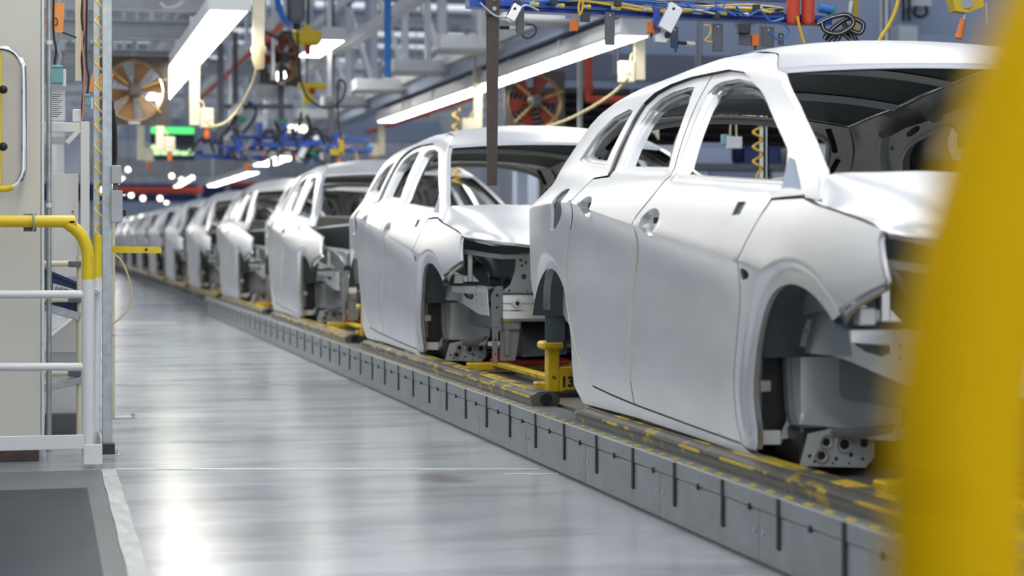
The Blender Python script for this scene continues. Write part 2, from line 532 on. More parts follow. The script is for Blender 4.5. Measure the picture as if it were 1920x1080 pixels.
# ------------------------------------------------------------------ conveyor plinth
XP, ZP = 1.87, .20            # front face and top of the plinth
YEND = 23.6
M['plinth_face'] = mat('plinth_steel', (.30, .325, .34), .42, .55, noise=(7, .16), wear=((.10, .10, .10), 21, .70))
M['plinth_top'] = mat('plinth_top_steel', (.27, .26, .25), .45, .4, noise=(5, .3))
M['hazard'] = mat('worn_hazard_paint', (.62, .47, .08), .5, noise=(24, .3), wear=((.15, .14, .11), 30, .55))
pl = thing('conveyor_plinth', 'long low grey steel plinth with access panels carrying the car bodies', 'plinth', (XP, 6, 0))
part(MB().box(XP + .014, 4.5, -3, YEND, 0.0, ZP - .012), 'core', 'grey_dk', pl)
part(MB().box(XP + .19, 4.5, -3, YEND, ZP - .012, ZP), 'deck', 'plinth_top', pl)
part(MB().box(XP + .005, XP + .15, -3, YEND, ZP - .012, ZP - .0005, .002), 'edge_plate', 'plinth_face', pl)
part(MB().box(XP - .004, XP + .012, -3, YEND, 0, .006), 'base_seal', 'plate_grey', pl)
Y = 7.61 - .87 * 11
pm = um = sm = tm = bm_ = None
def shared(mb, name, m, parent, off, me=None, smooth=False):
    """a child at off (relative to the parent) that shares its mesh with its likes"""
    if me is None: me = mb.mesh(name, m, smooth)
    o = bpy.data.objects.new(name, me); COL.objects.link(o); o.parent = parent; o.location = off
    return o, me
while Y < YEND - .5:
    if Y > 2.4:
        L_ = .866
        if pm is None: mbp = MB().box(0, .014, 0, L_, .008, .146, .0015)
        o, pm = shared(MB().box(0, .014, 0, .866, .008, .1455, .0015), 'access_panel', 'plinth_face', pl, (0, Y - 6, 0), pm)
        for q in (.03, .836):
            for zz in (.09,):
                o, bm_ = shared(MB().cyl((-.003, 0, 0), (.003, 0, 0), .008, 10), 'bolt', 'galv', pl, (0, Y - 6 + q, zz), bm_)
    Y += .87
Y = 5.283 - .435 * 6
while Y < YEND - .3:
    if Y > 2.4:
        o, um = shared(MB().box(-.002, .012, 0, .431, .1485, .1985, .002), 'ledge_panel', 'plinth_face', pl, (0, Y - 6 + .002, 0), um)
        o, sm = shared(MB().box(-.0055, .0, -.010, .010, .062, .196, .001), 'rubber_strip', 'black', pl, (0, Y - 6, 0), sm)
        o, tm = shared(MB().box(-.007, .0, -.008, .008, .139, .158, .002), 'hinge_tab', 'dark', pl, (0, Y - 6 + .2175, 0), tm)
    Y += .435
hm = None
Y = 3.3
n_ = 0
while Y < 13.5:
    hmb = MB().prism([(.006, 0, 0), (.032, .03, 0), (.032, .085, 0), (.006, .055, 0)], (0, 0, .0012))
    o, hm = shared(hmb, 'hazard_stripe', 'hazard', pl, (0, Y - 6, ZP - .0004), hm)
    Y += .135
# beyond the panelled part the line goes on over a lower, set-back base
lo = thing('conveyor_line', 'low dark conveyor base running on under the distant car bodies', 'conveyor', (2.0, 24, 0))
part(MB().box(2.02, 4.4, YEND, 72, 0, .12), 'base', 'grey_dk', lo)
part(MB().prism([(XP + .01, YEND, 0), (2.02, YEND + 1.2, 0), (2.02, YEND + 1.2, .19), (XP + .01, YEND, .19)], (.03, 0, 0)), 'end_plate', 'plinth_face', lo)
part(MB().box(2.05, 2.12, YEND, 72, .12, .19, .004), 'guide_rail', 'yellow_w', lo)
part(MB().box(3.6, 3.67, YEND, 72, .12, .19, .004), 'guide_rail', 'yellow_w', lo)
# ------------------------------------------------------------------ car body: shape of the side
# car coordinates: x across (near side negative), y rearwards from the front axle, z above the hall floor
XC, PITCH, Y0, ZB = 2.81, 5.04, 4.92, .25
def tab(x, T):
    if x <= T[0][0]: return T[0][1]
    for (a, b), (c, d) in zip(T, T[1:]):
        if x <= c: return b + (d - b) * (x - a) / (c - a)
    return T[-1][1]
def stab(x, T):
    """smooth table"""
    n = len(T)
    if x <= T[0][0]: return T[0][1]
    if x >= T[-1][0]: return T[-1][1]
    for i in range(n - 1):
        if x <= T[i + 1][0]:
            a, b = T[i], T[i + 1]; p = T[max(0, i - 1)]; q = T[min(n - 1, i + 2)]
            h = b[0] - a[0]; t = (x - a[0]) / h
            m0 = (b[1] - p[1]) / (b[0] - p[0]) * h; m1 = (q[1] - a[1]) / (q[0] - a[0]) * h
            return (2 * t ** 3 - 3 * t * t + 1) * a[1] + (t ** 3 - 2 * t * t + t) * m0 + (-2 * t ** 3 + 3 * t * t) * b[1] + (t ** 3 - t * t) * m1
def sst(a, b, x):
    t = max(0., min(1., (x - a) / (b - a))); return t * t * (3 - 2 * t)
BELT = [(-.7, .86), (-.5, .905), (-.1, .97), (.2, 1.0), (.7, 1.04), (1.25, 1.077), (2.1, 1.105), (2.6, 1.125), (3.4, 1.08)]
RAIL = [(-.2, 1.05), (.0, 1.13), (.3, 1.27), (.6, 1.39), (.93, 1.468), (1.2, 1.492), (1.5, 1.499), (1.75, 1.488), (2.0, 1.47), (2.3, 1.449), (2.6, 1.41), (2.9, 1.365), (3.2, 1.28)]
FA, RA = (.01, .42), (2.66, .42)     # wheel arch centres
HAND = [(1.225, .930, .092, .047), (2.0, .992, .078, .040)]
def S(y, z):
    """half width of the body at y, z"""
    zb = stab(y, BELT)
    zc = .811 + .1105 * (min(y, 2.2) - .38)
    k = sst(.10, .6, y) * (1 - sst(2.1, 2.8, y))
    tb = .075
    if z >= zb:
        d = z - zb
        h = .898 - tb - .37 * d - .5 * d * d
        e = z - (stab(y, RAIL) - .07)
        if e > 0: h -= .055 * min(1.6, (e / .07)) ** 2
    elif z >= zc:
        h = .898 - tb * ((z - zc) / (zb - zc)) ** 1.25
    else:
        d = zc - z
        under = .044 * (1 - math.exp(-d / .05)) - .018 * sst(.1, .4, d)
        h = .898 - k * under - (1 - k) * .02 * (d / .5) ** 2
        if z < .46: h -= .55 * (.46 - z) ** 2
    if y < .1: h -= .12 * ((.1 - y) / .7) ** 2
    if y > 2.2:
        c = tab(z, [(1.0, .144), (1.18, .19), (1.43, .34)])
        h -= c * ((y - 2.2) / 1.2) ** 2
    if z < .85:
        for (cy, cz) in (FA, RA):
            r = math.hypot(y - cy, z - cz)
            if r < .40: h -= .020 * sst(.40, .372, r) + .05 * max(0, .372 - r)
    for (cy, cz, ry, rz) in HAND:
        q = ((y - cy) / ry) ** 2 + ((z - cz) / rz) ** 2
        if q < 1: h -= .026 * sst(1, .25, q)
    return h

def Sd(y, z):
    """door skin: its window frame sits back from the body side"""
    zb = stab(y, BELT)
    return S(y, z) - .016 * sst(zb - .012, zb + .02, z)
FSEAM = [(.27, .985), (.305, .93), (.35, .84), (.40, .75), (.445, .62), (.46, .487), (.45, .34), (.435, .285)]
BSEAM = [(1.236, 1.079), (1.30, 1.01), (1.375, .948), (1.44, .85), (1.487, .745), (1.503, .635), (1.497, .5), (1.50, .39), (1.485, .314)]
RSEAM = [(2.11, 1.100), (2.145, 1.05), (2.20, 1.0), (2.30, .913), (2.345, .82), (2.345, .69), (2.285, .566), (2.19, .454), (2.10, .385), (1.99, .340)]
DBOT = [(1.74, .325), (1.485, .314), (.9, .297), (.435, .285)]
FTOP = [(.055, .992), (.10, 1.035), (.212, 1.097), (.368, 1.163), (.669, 1.291), (.865, 1.362), (1.03, 1.406), (1.199, 1.428), (1.372, 1.430)]
BUP = [(1.372, 1.430), (1.345, 1.326), (1.29, 1.203), (1.236, 1.079)]
RTOP = [(1.372, 1.430), (1.56, 1.432), (1.75, 1.421), (1.88, 1.40), (1.945, 1.365), (1.955, 1.308), (1.95, 1.2), (1.945, 1.103)]
FWIN = [(1.195, 1.062), (1.245, 1.194), (1.285, 1.305), (1.295, 1.355), (1.275, 1.382), (1.22, 1.392), (1.08, 1.390), (.93, 1.368), (.779, 1.325), (.585, 1.240), (.421, 1.168), (.335, 1.128), (.285, 1.075), (.262, 1.014)]
RWIN = [(1.875, 1.112), (1.885, 1.2), (1.885, 1.29), (1.865, 1.345), (1.81, 1.376), (1.70, 1.392), (1.56, 1.399), (1.487, 1.394), (1.43, 1.328), (1.355, 1.202), (1.300, 1.090)]
QWIN = [(2.43, 1.180), (2.30, 1.155), (2.03, 1.135), (2.018, 1.345), (2.08, 1.356), (2.23, 1.335), (2.34, 1.285)]
FWIN_IN = [(1.30, 1.07), (1.36, 1.2), (1.38, 1.30), (1.35, 1.345), (1.28, 1.358), (1.1, 1.352), (.92, 1.325), (.6, 1.22), (.42, 1.13), (.36, 1.03)]
RWIN_IN = [(2.0, 1.12), (2.02, 1.24), (1.99, 1.32), (1.90, 1.352), (1.75, 1.362), (1.58, 1.362), (1.52, 1.32), (1.46, 1.1)]
QWIN_IN = [(2.72, 1.13), (2.70, 1.20), (2.58, 1.265), (2.42, 1.295), (2.2, 1.325), (2.13, 1.31), (2.12, 1.12)]
FUEL = rounded([(2.29, 1.068), (2.40, 1.066), (2.50, 1.03), (2.575, .92), (2.545, .905), (2.49, .918), (2.40, .96), (2.345, 1.0)], 1)
WEDGE = [(.955, 1.463), (.90, 1.449), (.755, 1.393), (.44, 1.264), (.19, 1.151), (.02, 1.062), (-.05, .975)]   # windscreen edge of the A pillar
RTOPL = [(2.95, 1.352), (2.75, 1.388), (2.6, 1.408), (2.3, 1.447), (2.0, 1.468), (1.75, 1.486), (1.5, 1.497), (1.2, 1.490)]
def arc(c, r, a0, a1, n): return [(c[0] + r * math.cos(math.radians(a0 + (a1 - a0) * i / n)), c[1] + r * math.sin(math.radians(a0 + (a1 - a0) * i / n))) for i in range(n + 1)]
SIDE_REAR = [(3.10, .625), (3.42, .70), (3.45, .80), (3.43, .95), (3.38, 1.05), (3.27, 1.13), (3.12, 1.23), (3.02, 1.305)]
SILL = [(.348, .255), (.9, .262), (1.5, .268), (2.05, .262), (2.17, .262), (2.235, .30)]
BODY = (SILL + arc(RA, .335, 190, 28, 24) + SIDE_REAR + RTOPL + WEDGE + [(.045, .984)] + FTOP[1:] + RTOP[1:] + RSEAM + DBOT)
FDOOR = FTOP + BUP[1:] + BSEAM[1:] + DBOT[2:][:1] + FSEAM[::-1]
RDOOR = RTOP + RSEAM + DBOT[:1] + BSEAM[::-1] + BUP[::-1][1:-1]
FENDER = ([(.262, .984), (.055, .985), (-.052, .963), (-.17, .943), (-.273, .923), (-.367, .9), (-.372, .871), (-.41, .819), (-.453, .767), (-.378, .738), (-.30, .703)]
          + arc(FA, .332, 133, 0, 22) + [(.338, .34), (.362, .272), (.43, .28)] + FSEAM[::-1][1:-1])

def ring_pts(cy, cz, ry, rz, n=(8, 16, 22, 26)):
    out = []
    for k, m in enumerate(n):
        q = (k + .6) / len(n) * 1.08
        out += [(cy + ry * q * math.cos(2 * math.pi * i / m), cz + rz * q * math.sin(2 * math.pi * i / m)) for i in range(m)]
    return out
def band_pts(c, r, a0, a1): 
    return [p for rr in (.335 + .012, .355, .365, .372, .379, .386, .393, .40, .41) for p in arc(c, rr, a0, a1, 64)]
CREASE_PTS = [(y * .03, .811 + .1105 * (min(y * .03, 2.2) - .38) + d) for y in range(2, 114) for d in (-.064, -.046, -.030, -.017, -.007, .0, .009, .022)]

def panel(outer, holes, sgn, h=.026, inset=0., gap=.0025, edge=((0, .010),), hole_edge=None, extra=(), shape=S):
    if area2(outer) < 0: outer = outer[::-1]
    outer = offset_poly(outer, gap) if gap else outer
    tris, V2 = cdt(outer, holes, h, extra)
    mb = MB(); mb.weld = 1e-5
    def P3(p, dep=0.): return (sgn * (shape(p[0], p[1]) - inset - dep), p[0], p[1])
    mb.add([P3(p) for p in V2], tris)
    for li, L in enumerate([outer] + list(holes)):
        prof = edge if li == 0 else (hole_edge[li - 1] if hole_edge else ((0, .012),))
        if not prof: continue
        L = resample(L, h if li == 0 else min(h, .012))
        if area2(L) < 0: L = L[::-1]
        n = len(L); prev = [P3(p) for p in L]
        for (ip, dep) in prof:
            Q = offset_poly(L, ip) if ip else L
            cur = []
            for p0, p in zip(L, Q):
                cur.append((sgn * (shape(p0[0], p0[1]) - inset - dep), p[0], p[1]))
            mb.add(prev + cur, [(i, (i + 1) % n, n + (i + 1) % n, n + i) for i in range(n)])
            prev = cur
    return mb
ORG = (0, 0, ZB)
def cpart(mb, name, m, parent, smooth=True, sharp=None, label=None):
    o = mb.build(name, m, parent, smooth, off=ORG if parent.parent is None or True else None, sharp=sharp)
    if label: o['label'] = label
    return o

WFR = ((.003, .006), (.010, .009), (.013, .024), (.021, .027), (.024, .050))    # stepped window frame
def build_car(bonnet=True):
    root = thing('car_body', 'unpainted car body', 'car body', (XC, Y0, ZB))
    for sg in (-1, 1):
        bs = cpart(panel(BODY, [QWIN, FUEL] if sg < 0 else [QWIN], sg, .028, edge=((.002, .004), (.004, .030)),
                         hole_edge=[WFR, ((.003, .004), (.005, .011))] if sg < 0 else [WFR],
                         extra=band_pts(RA, .335, 200, -10) + CREASE_PTS + [(y * .03, stab(y * .03, RAIL) - d) for y in range(8, 98) for d in (.012, .03, .05, .065, .08)]), 'body_side', 'steel', root, sharp=math.radians(35))
        # roof-rail channel behind the door frames
        cpart(panel([(p[0], p[1]) for p in (FTOP[1:] + RTOP[1:] + [(1.945, 1.06), (1.5, 1.04), (.9, 1.0), (.3, .96)])], [], sg, .05, inset=.055, gap=-.012, edge=None) if False else
              MB().tube([(sg * (S(y, z) - .028), y, z) for (y, z) in FTOP[1:] + RTOP[1:]], .014, 6, smooth=3), 'door_seal_channel', 'dark', root)
        if sg < 0:
            mb = MB().plate(offset_poly(FUEL, -.004), [], lambda y, z: (sg * (S(y, z) - .011), y, z), .03)
            cpart(mb, 'fuel_filler_recess', 'slate', root)  # dark plate painted as the shaded inside of the filler opening
        fd = cpart(panel(FDOOR, [FWIN, [(.512, .983), (.448, .982), (.458, .945), (.522, .943)]] if True else [], sg, .026, gap=.0042, shape=Sd,
                         edge=((.0015, .003), (.002, .022)), hole_edge=[WFR, ((0, .008),)], extra=CREASE_PTS + ring_pts(*HAND[0])), 'front_door', 'steel', root, sharp=math.radians(38))
        rd = cpart(panel(RDOOR, [RWIN], sg, .026, gap=.0042, shape=Sd, edge=((.0015, .003), (.002, .022)), hole_edge=[WFR], extra=CREASE_PTS + ring_pts(*HAND[1])), 'rear_door', 'steel', root, sharp=math.radians(38))
        for d_, (hy, hz, ry, rz), dy in ((fd, HAND[0], .012), (rd, HAND[1], .008)):
            x = S(hy + dy, hz)
            cpart(MB().cyl((sg * (x - .01), hy + dy, hz), (sg * (x + .0015), hy + dy, hz), .0165, 18), 'handle_hole', 'hole', d_)
        cpart(MB().plate([(.525, .99), (.44, .99), (.45, .94), (.53, .94)], [], lambda y, z: (sg * (S(y, z) - .009), y, z)), 'mirror_mount', 'slate', fd)  # dark plate stands for the shade inside the mirror hole
        # sail plate and quarter division inside the front window corner
        cpart(MB().prism([(sg * (Sd(y, z) + .002), y, z) for (y, z) in ((.115, 1.008), (.255, 1.016), (.30, 1.105), (.25, 1.095))], (-sg * .008, 0, 0)), 'sail_plate', 'bluegrey', fd, False)
        for d_, sm_, lo in ((rd, [(1.385, .935)] + BSEAM[3:8], 0), (rd, RSEAM[3:], 1)):
            cpart(MB().tube([(sg * (S(y, z) - .002), y, z) for (y, z) in sm_], .0055, 6, smooth=4), 'seam_bead', 'sealer', d_)
        sl = [(.358, .795), (.30, .787), (.283, .775), (.30, .764), (.37, .757), (.375, .775)]
        fe = cpart(panel(FENDER, [rounded(sl, 1)], sg, .024, gap=.0025, edge=((.002, .003), (.003, .018)), extra=band_pts(FA, .332, 140, -14) + [p for p in CREASE_PTS if p[0] < .5]), 'fender', 'steel', root, sharp=math.radians(38))
        cpart(MB().plate([(.385, .80), (.275, .80), (.275, .75), (.385, .75)], [], lambda y, z: (sg * (S(y, z) - .009), y, z)), 'repeater_recess', 'hole', fe)
        # inner side with window openings
        ins = [(.16, .98), (.35, 1.10), (.70, 1.255), (.90, 1.33), (1.05, 1.378), (1.4, 1.405), (1.75, 1.395), (2.05, 1.372), (2.55, 1.33), (2.85, 1.27), (3.1, 1.12), (3.28, .95), (3.3, .66), (2.2, .34), (.5, .33), (.42, .6), (.30, .85)]
        def shrink(w, d): return offset_poly(w if area2(w) > 0 else w[::-1], d)
        slots = [rounded([(y, z), (y + .13, z + dz), (y + .13, z + dz + .022), (y, z + .022)], 2) for (y, z, dz) in ((1.22, 1.375, .004), (1.5, 1.375, -.002), (2.2, 1.345, -.012), (2.44, 1.318, -.03))]
        dots = [circle(c, .009, 8) for c in ((2.065, 1.20), (2.07, 1.29), (2.80, 1.16), (2.58, 1.06), (2.72, 1.255), (2.84, 1.10), (1.41, 1.15), (1.43, 1.25), (2.9, 1.02))]
        big = [rounded([(2.42, 1.03), (2.78, 1.0), (2.82, .86), (2.46, .88)], 2)]
        cpart(panel(ins, [rounded(FWIN_IN, 1), rounded(RWIN_IN, 1), rounded(QWIN_IN, 1)] + slots + dots + big, sg, .045, inset=.085, gap=0, edge=None,
                    hole_edge=[((-.012, -.004), (-.02, -.035))] * 3 + [None] * (len(slots) + len(dots) + len(big))), 'inner_side', 'steel_in', root, sharp=math.radians(30))
        for wi in (FWIN_IN, RWIN_IN, QWIN_IN):
            cpart(MB().tube([(sg * (S(y, z) - .088), y, z) for (y, z) in rounded(wi, 1)], .010, 6, smooth=2, close=True), 'opening_rim', 'panel_lt', root)
        cpart(MB().tube([(sg * (S(y, z) - .10), y, z) for (y, z) in ((2.95, .75), (2.92, .95), (2.86, 1.10), (2.80, 1.22), (2.70, 1.31))], .022, 8, smooth=4), 'pillar_rib', 'panel_lt', root)
        # hinge pillar, wheelhouse and apron of the engine bay
        cpart(MB().prism([(sg * .845, .50, .30), (sg * .695, .50, .30), (sg * .695, .50, .72), (sg * .80, .50, .78), (sg * .845, .50, .74)], (0, -.05, 0)), 'hinge_pillar', 'dark', root, False)
        cpart(MB().prism([(sg * .855, .46, .285), (sg * .75, .44, .285), (sg * .75, .44, .325), (sg * .855, .46, .325)], (0, -.03, 0)), 'pillar_foot', 'panel_lt', root, False)
        def wh(u, v):
            # rear and inner wall of the front wheelhouse: swept from the pillar inwards and forwards
            a = u
            x = .695 - .125 * sst(0, .75, a) - .02 * a
            y = .455 - .42 * a ** 1.5
            z = .30 + .03 * a + v * (.40 - .06 * a)
            bow = .045 * math.sin(math.pi * min(1, v * 1.05)) * math.sin(math.pi * min(1, a * 1.3))
            rim = .03 * (sst(.14, .02, v) + sst(.16, .04, a))
            return (sg * (x + rim - bow * .3), y - rim * .9 + bow, z)
        cpart(MB().grid(26, 16, wh), 'wheelhouse', 'panel_lt', root)
        cpart(MB().tube([(sg * .722, .43, .70), (sg * .722, .43, .5), (sg * .712, .42, .355), (sg * .675, .39, .325), (sg * .60, .22, .335), (sg * .565, .05, .36)], .014, 6, smooth=4), 'wheelhouse_flange', 'primer', root)
        def fwh(u, v):
            a = math.radians(20 + 120 * u); x, r = .85 - .24 * v, .345
            return (sg * x, FA[0] + r * math.cos(a) + .02, FA[1] + r * math.sin(a))
        cpart(MB().grid(18, 4, fwh), 'wheelhouse_roof', 'slate', root)  # dark shell added so the arch interior looks shaded
        # perforated jacking plate under the wheelhouse
        jp = [(-.80, .235), (-.60, .225), (-.575, .255), (-.575, .335), (-.66, .345), (-.775, .325)]
        jh = [circle(c, r, 14) for c, r in (((-.72, .30), .012), ((-.665, .292), .015), ((-.735, .262), .013), ((-.605, .295), .013), ((-.77, .262), .006), ((-.69, .252), .006), ((-.645, .262), .007), ((-.755, .246), .005), ((-.70, .24), .004), ((-.65, .238), .004), ((-.61, .25), .005))]
        cpart(MB().plate(jp, jh, lambda x, z: (-sg * (x + .065), .30, z), None, .004, (0, 1, 0)), 'jacking_plate', 'panel_lt', root, False)
        cpart(MB().ring((sg * .655, .298, .30), (0, 1, 0), .016, .022, .004, 18).ring((sg * .60, .298, .292), (0, 1, 0), .020, .027, .004, 18).ring((sg * .67, .298, .262), (0, 1, 0), .017, .023, .004, 18), 'jacking_plate_bead', 'steel_bright', root)
        cpart(MB().box(sg * .73, sg * .50, .31, .52, .235, .34, .01), 'sill_box', 'dark', root, False)
        # side member reaching forward to the bumper beam
        arm = [(.42, .575), (.40, .655), (.20, .645), (-.44, .632), (-.47, .50), (-.30, .500), (.02, .545), (.25, .565)]
        ah = [rounded([(.02, .625), (-.20, .622), (-.20, .565), (-.02, .58)], 1)] + [circle(c, .008, 8) for c in ((.12, .615), (-.32, .60), (-.36, .55), (.30, .615), (-.28, .53), (-.25, .60), (-.25, .57))]
        cpart(MB().plate(arm, ah, lambda y, z: (sg * (.70 + .06 * y), y, z), None, .004, (-sg, 0, 0)), 'side_member', 'panel_lt', root, False)
        cpart(MB().prism([(sg * .728, .42, .655), (sg * .70, .0, .648), (sg * .67, -.44, .634), (sg * .63, -.44, .634), (sg * .66, .0, .648), (sg * .68, .42, .655)], (0, 0, .006)), 'side_member_flange', 'steel_bright', root, False)
        # carrier plate at the end of the rail
        cp = [(-.650, .262), (-.630, .262), (-.622, .46), (-.60, .50), (-.60, .645), (-.635, .645), (-.66, .60)]
        ch_ = [circle(c, r, 10) for c, r in (((-.628, .60), .008), ((-.63, .54), .007), ((-.637, .44), .005), ((-.637, .38), .006), ((-.638, .31), .005))]
        cpart(MB().plate(cp, ch_, lambda x, z: (-sg * x, -.475, z), None, .006, (0, 1, 0)), 'carrier_plate', 'primer', root, False)
        cpart(MB().box(sg * .60, sg * .50, -.46, .35, .42, .54, .012), 'front_rail', 'primer', root, False)
        lp = [(-.605, .275), (-.53, .275), (-.515, .36), (-.50, .47), (-.605, .47)]
        cpart(MB().plate(lp, [circle((-.56, .435), .016, 12), circle((-.57, .33), .010, 10, .018)], lambda x, z: (-sg * x, -.44, z), None, .005, (0, 1, 0)), 'lower_rail_plate', 'primer', root, False)
        cpart(MB().prism([(sg * .49, -.42, .29), (sg * .25, -.38, .30), (sg * .22, -.30, .46), (sg * .47, -.36, .47)], (0, .5, 0)), 'subframe_arm', 'dark', root, False)
        # strut tower and apron
        def tw(u, v):
            a = 2 * math.pi * u; r = .05 + .11 * (1 - v) ** .7
            return (sg * (.60 + r * math.cos(a)), .16 + r * math.sin(a) * 1.2, .56 + .24 * math.sin(v * math.pi / 2))
        cpart(MB().grid(24, 8, tw).cyl((sg * .60, .16, .79), (sg * .60, .16, .808), .055, 18), 'strut_tower', 'primer', root)
        cpart(MB().prism([(sg * .80, .45, .80), (sg * .76, -.05, .76), (sg * .73, -.05, .70), (sg * .735, .45, .64), (sg * .78, .45, .62)], (-sg * .03, 0, 0)), 'upper_apron', 'primer', root, False)
        # headlamp bracket: an upright post with a foot and a bright edge
        cpart(MB().prism([(sg * .785, -.20, .865), (sg * .745, -.22, .855), (sg * .735, -.20, .75), (sg * .725, -.22, .655), (sg * .79, -.16, .655), (sg * .79, -.17, .76)], (0, .05, 0)), 'headlamp_bracket', 'primer', root, False)
        cpart(MB().box(sg * .728, sg * .700, -.235, -.205, .66, .815, .004), 'headlamp_post', 'steel_bright', root, False)
        cpart(MB().plate([(-.80, .61), (-.69, .60), (-.66, .66), (-.70, .70), (-.735, .69), (-.80, .72)], [circle((-.76, .655), .012, 10), rounded([(-.715, .64), (-.69, .64), (-.70, .67)], 1)], lambda x, z: (-sg * x, -.215, z), None, .005, (0, 1, 0)), 'headlamp_foot', 'steel_bright', root, False)
        cpart(MB().box(sg * .80, sg * .755, -.27, -.20, .655, .70, .004), 'bumper_clip', 'panel_lt', root, False)
        cpart(MB().tube([(sg * .74, .10, .815), (sg * .68, .0, .80), (sg * .62, -.06, .755), (sg * .585, -.08, .69), (sg * .575, -.06, .62)], .011, 7, smooth=4), 'apron_bead', 'steel_bright', root)
        cpart(MB().tube([(sg * .70, .06, .79), (sg * .655, -.0, .765), (sg * .62, -.03, .72), (sg * .61, -.03, .66)], .007, 6, smooth=4), 'apron_rib', 'primer', root)
        cpart(MB().plate([(-.70, .60), (-.60, .605), (-.685, .70)], [rounded([(-.685, .615), (-.64, .618), (-.68, .66)], 1)], lambda x, z: (-sg * x, -.18, z), None, .004, (0, 1, 0)), 'gusset', 'steel_bright', root, False)
        cpart(MB().tube([(sg * .545, -.30, .66), (sg * .55, -.20, .665), (sg * .545, -.05, .66)], .028, 12).ring((sg * .545, -.305, .66), (0, 1, 0), .016, .032, .02, 16), 'mount_bush', 'dark', root)
        cpart(MB().cyl((sg * .47, .345, .72), (sg * .47, .33, .72), .035, 16).cyl((sg * .47, .33, .72), (sg * .47, .322, .72), .018, 12), 'bulkhead_grommet', 'primer', root)
        cpart(MB().box(sg * .64, sg * .60, -.46, -.42, .42, .50, .004).box(sg * .585, sg * .56, -.455, -.42, .30, .47, .003), 'rail_tabs', 'primer', root, False)
        # lip of the bumper joint under the fender
        cpart(MB().tube([(sg * (S(y, z) - .03), y + .02, z - .006) for (y, z) in ((-.43, .762), (-.37, .735), (-.30, .70), (-.24, .67))], .011, 6, smooth=2), 'fender_lip', 'steel_bright', root)
        # rear wheelhouse and mud plate
        def rw(u, v):
            a = math.radians(24 + 128 * u)
            if v < .6: x, r = .845 - .22 * v / .6, .345
            else: x, r = .625, .345
            z = RA[1] + r * math.sin(a)
            if v >= .6: z += (.56 - z) * (v - .6) / .4
            return (sg * x, RA[0] + r * math.cos(a), z)
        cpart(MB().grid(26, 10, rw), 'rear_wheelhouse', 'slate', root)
        cpart(MB().plate([(-.785, .565), (-.785, .46), (-.775, .447), (-.71, .447), (-.70, .46), (-.70, .565)], [circle((-.77, .535), .004, 8), circle((-.77, .50), .004, 8), circle((-.715, .46), .004, 8)],
                         lambda x, z: (-sg * x, 3.0, z), None, .004, (0, 1, 0)), 'mud_plate', 'slate', root, False)
        # inner of the wheel arch: stiffener with clip holes
        cpart(MB().prism([(sg * .80, .43, .35), (sg * .84, .43, .36), (sg * .845, .40, .55), (sg * .825, .36, .66), (sg * .80, .36, .66), (sg * .81, .40, .54)], (0, .012, 0)), 'arch_stiffener', 'primer', root, False)
        cpart(MB().box(sg * .835, sg * .80, .355, .395, .44, .475, .003).cyl((sg * .80, .37, .56), (sg * .83, .37, .56), .012, 10), 'arch_clip', 'steel_bright', root, False)
    # roof
    R = [(.765, 1.397), (.90, 1.449), (.955, 1.463), (1.2, 1.490), (1.5, 1.497), (1.75, 1.486), (2.0, 1.468), (2.3, 1.447), (2.6, 1.408), (2.75, 1.388), (2.95, 1.352)]
    CR = [(.76, .025), (.95, .035), (1.3, .050), (2.0, .055), (2.95, .05)]
    def rf(u, v):
        y = .765 + 2.175 * v; uu = 2 * u - 1
        zr = stab(y, R); hw = S(y, zr) + .001
        return (uu * hw, y - .03 * (1 - uu * uu) * (1 - v) + .05 * (1 - uu * uu) * v, zr + stab(y, CR) * (1 - abs(uu) ** 2.3))
    rp = MB(); rp.grid(40, 50, rf)
    def lipf(u, v):
        p = rf(u, 0); return (p[0] * (1 - .02 * v), p[1] + .004 + (.03 if v > .5 else .0), p[2] - .016 * min(1, v * 2))
    rp.grid(40, 2, lipf, True)
    rp.weld = 1e-5
    ro = cpart(rp, 'roof_panel', 'steel', root, sharp=math.radians(45))
    M_under = 'primer'
    def ru(u, v):
        p = rf(.03 + .94 * u, .03 + .95 * v); return (p[0], p[1], p[2] - .012)
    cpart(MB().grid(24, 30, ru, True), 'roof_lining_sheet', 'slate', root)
    for yb in (1.35, 1.95, 2.5):
        def bow(u, v):
            vv = (yb + .05 * v - .025 - .765) / 2.175
            p = rf(.04 + .92 * u, vv); return (p[0], p[1], p[2] - .016 - .022 * math.sin(math.pi * v))
        cpart(MB().grid(24, 6, bow), 'roof_bow', 'steel_in', ro)
    # windscreen header rail with slots
    def hd(x, t):
        uu = x / .62; p = rf(.5 + .5 * uu * .97, .01 + .05 * t); return (x, p[1] + .012, p[2] - .03 - .030 * t)
    hs = [rounded([(x, .35), (x + .08, .35), (x + .08, .62), (x, .62)], 2) for x in (-.50, -.36, -.22, -.04, .10, .26, .40)]
    cpart(MB().plate([(-.60, 0), (.60, 0), (.60, 1), (-.60, 1)], hs, hd, .08), 'header_rail', 'primer', root)
    # tailgate with a window opening
    RE = [(.40, 3.28), (.47, 3.34), (.62, 3.43), (.80, 3.45), (.95, 3.43), (1.05, 3.38), (1.13, 3.27), (1.23, 3.12), (1.305, 3.02), (1.352, 2.95)]
    def tg(u, z):
        y = stab(z, RE); hw = S(y, z) - .003
        return (u * hw, y + .07 * (1 - u * u), z + .05 * (1 - u * u) * sst(1.12, 1.35, z))
    gw = rounded([(-.80, 1.08), (-.83, 1.22), (-.80, 1.335), (.80, 1.335), (.83, 1.22), (.80, 1.08)], 2)
    gmb = MB().plate([(-1, .66), (1, .66), (1, .8), (1, 1.1), (1, 1.352), (-1, 1.352), (-1, 1.1), (-1, .8)], [gw], tg, .05)
    cpart(gmb, 'tailgate', 'steel', root)
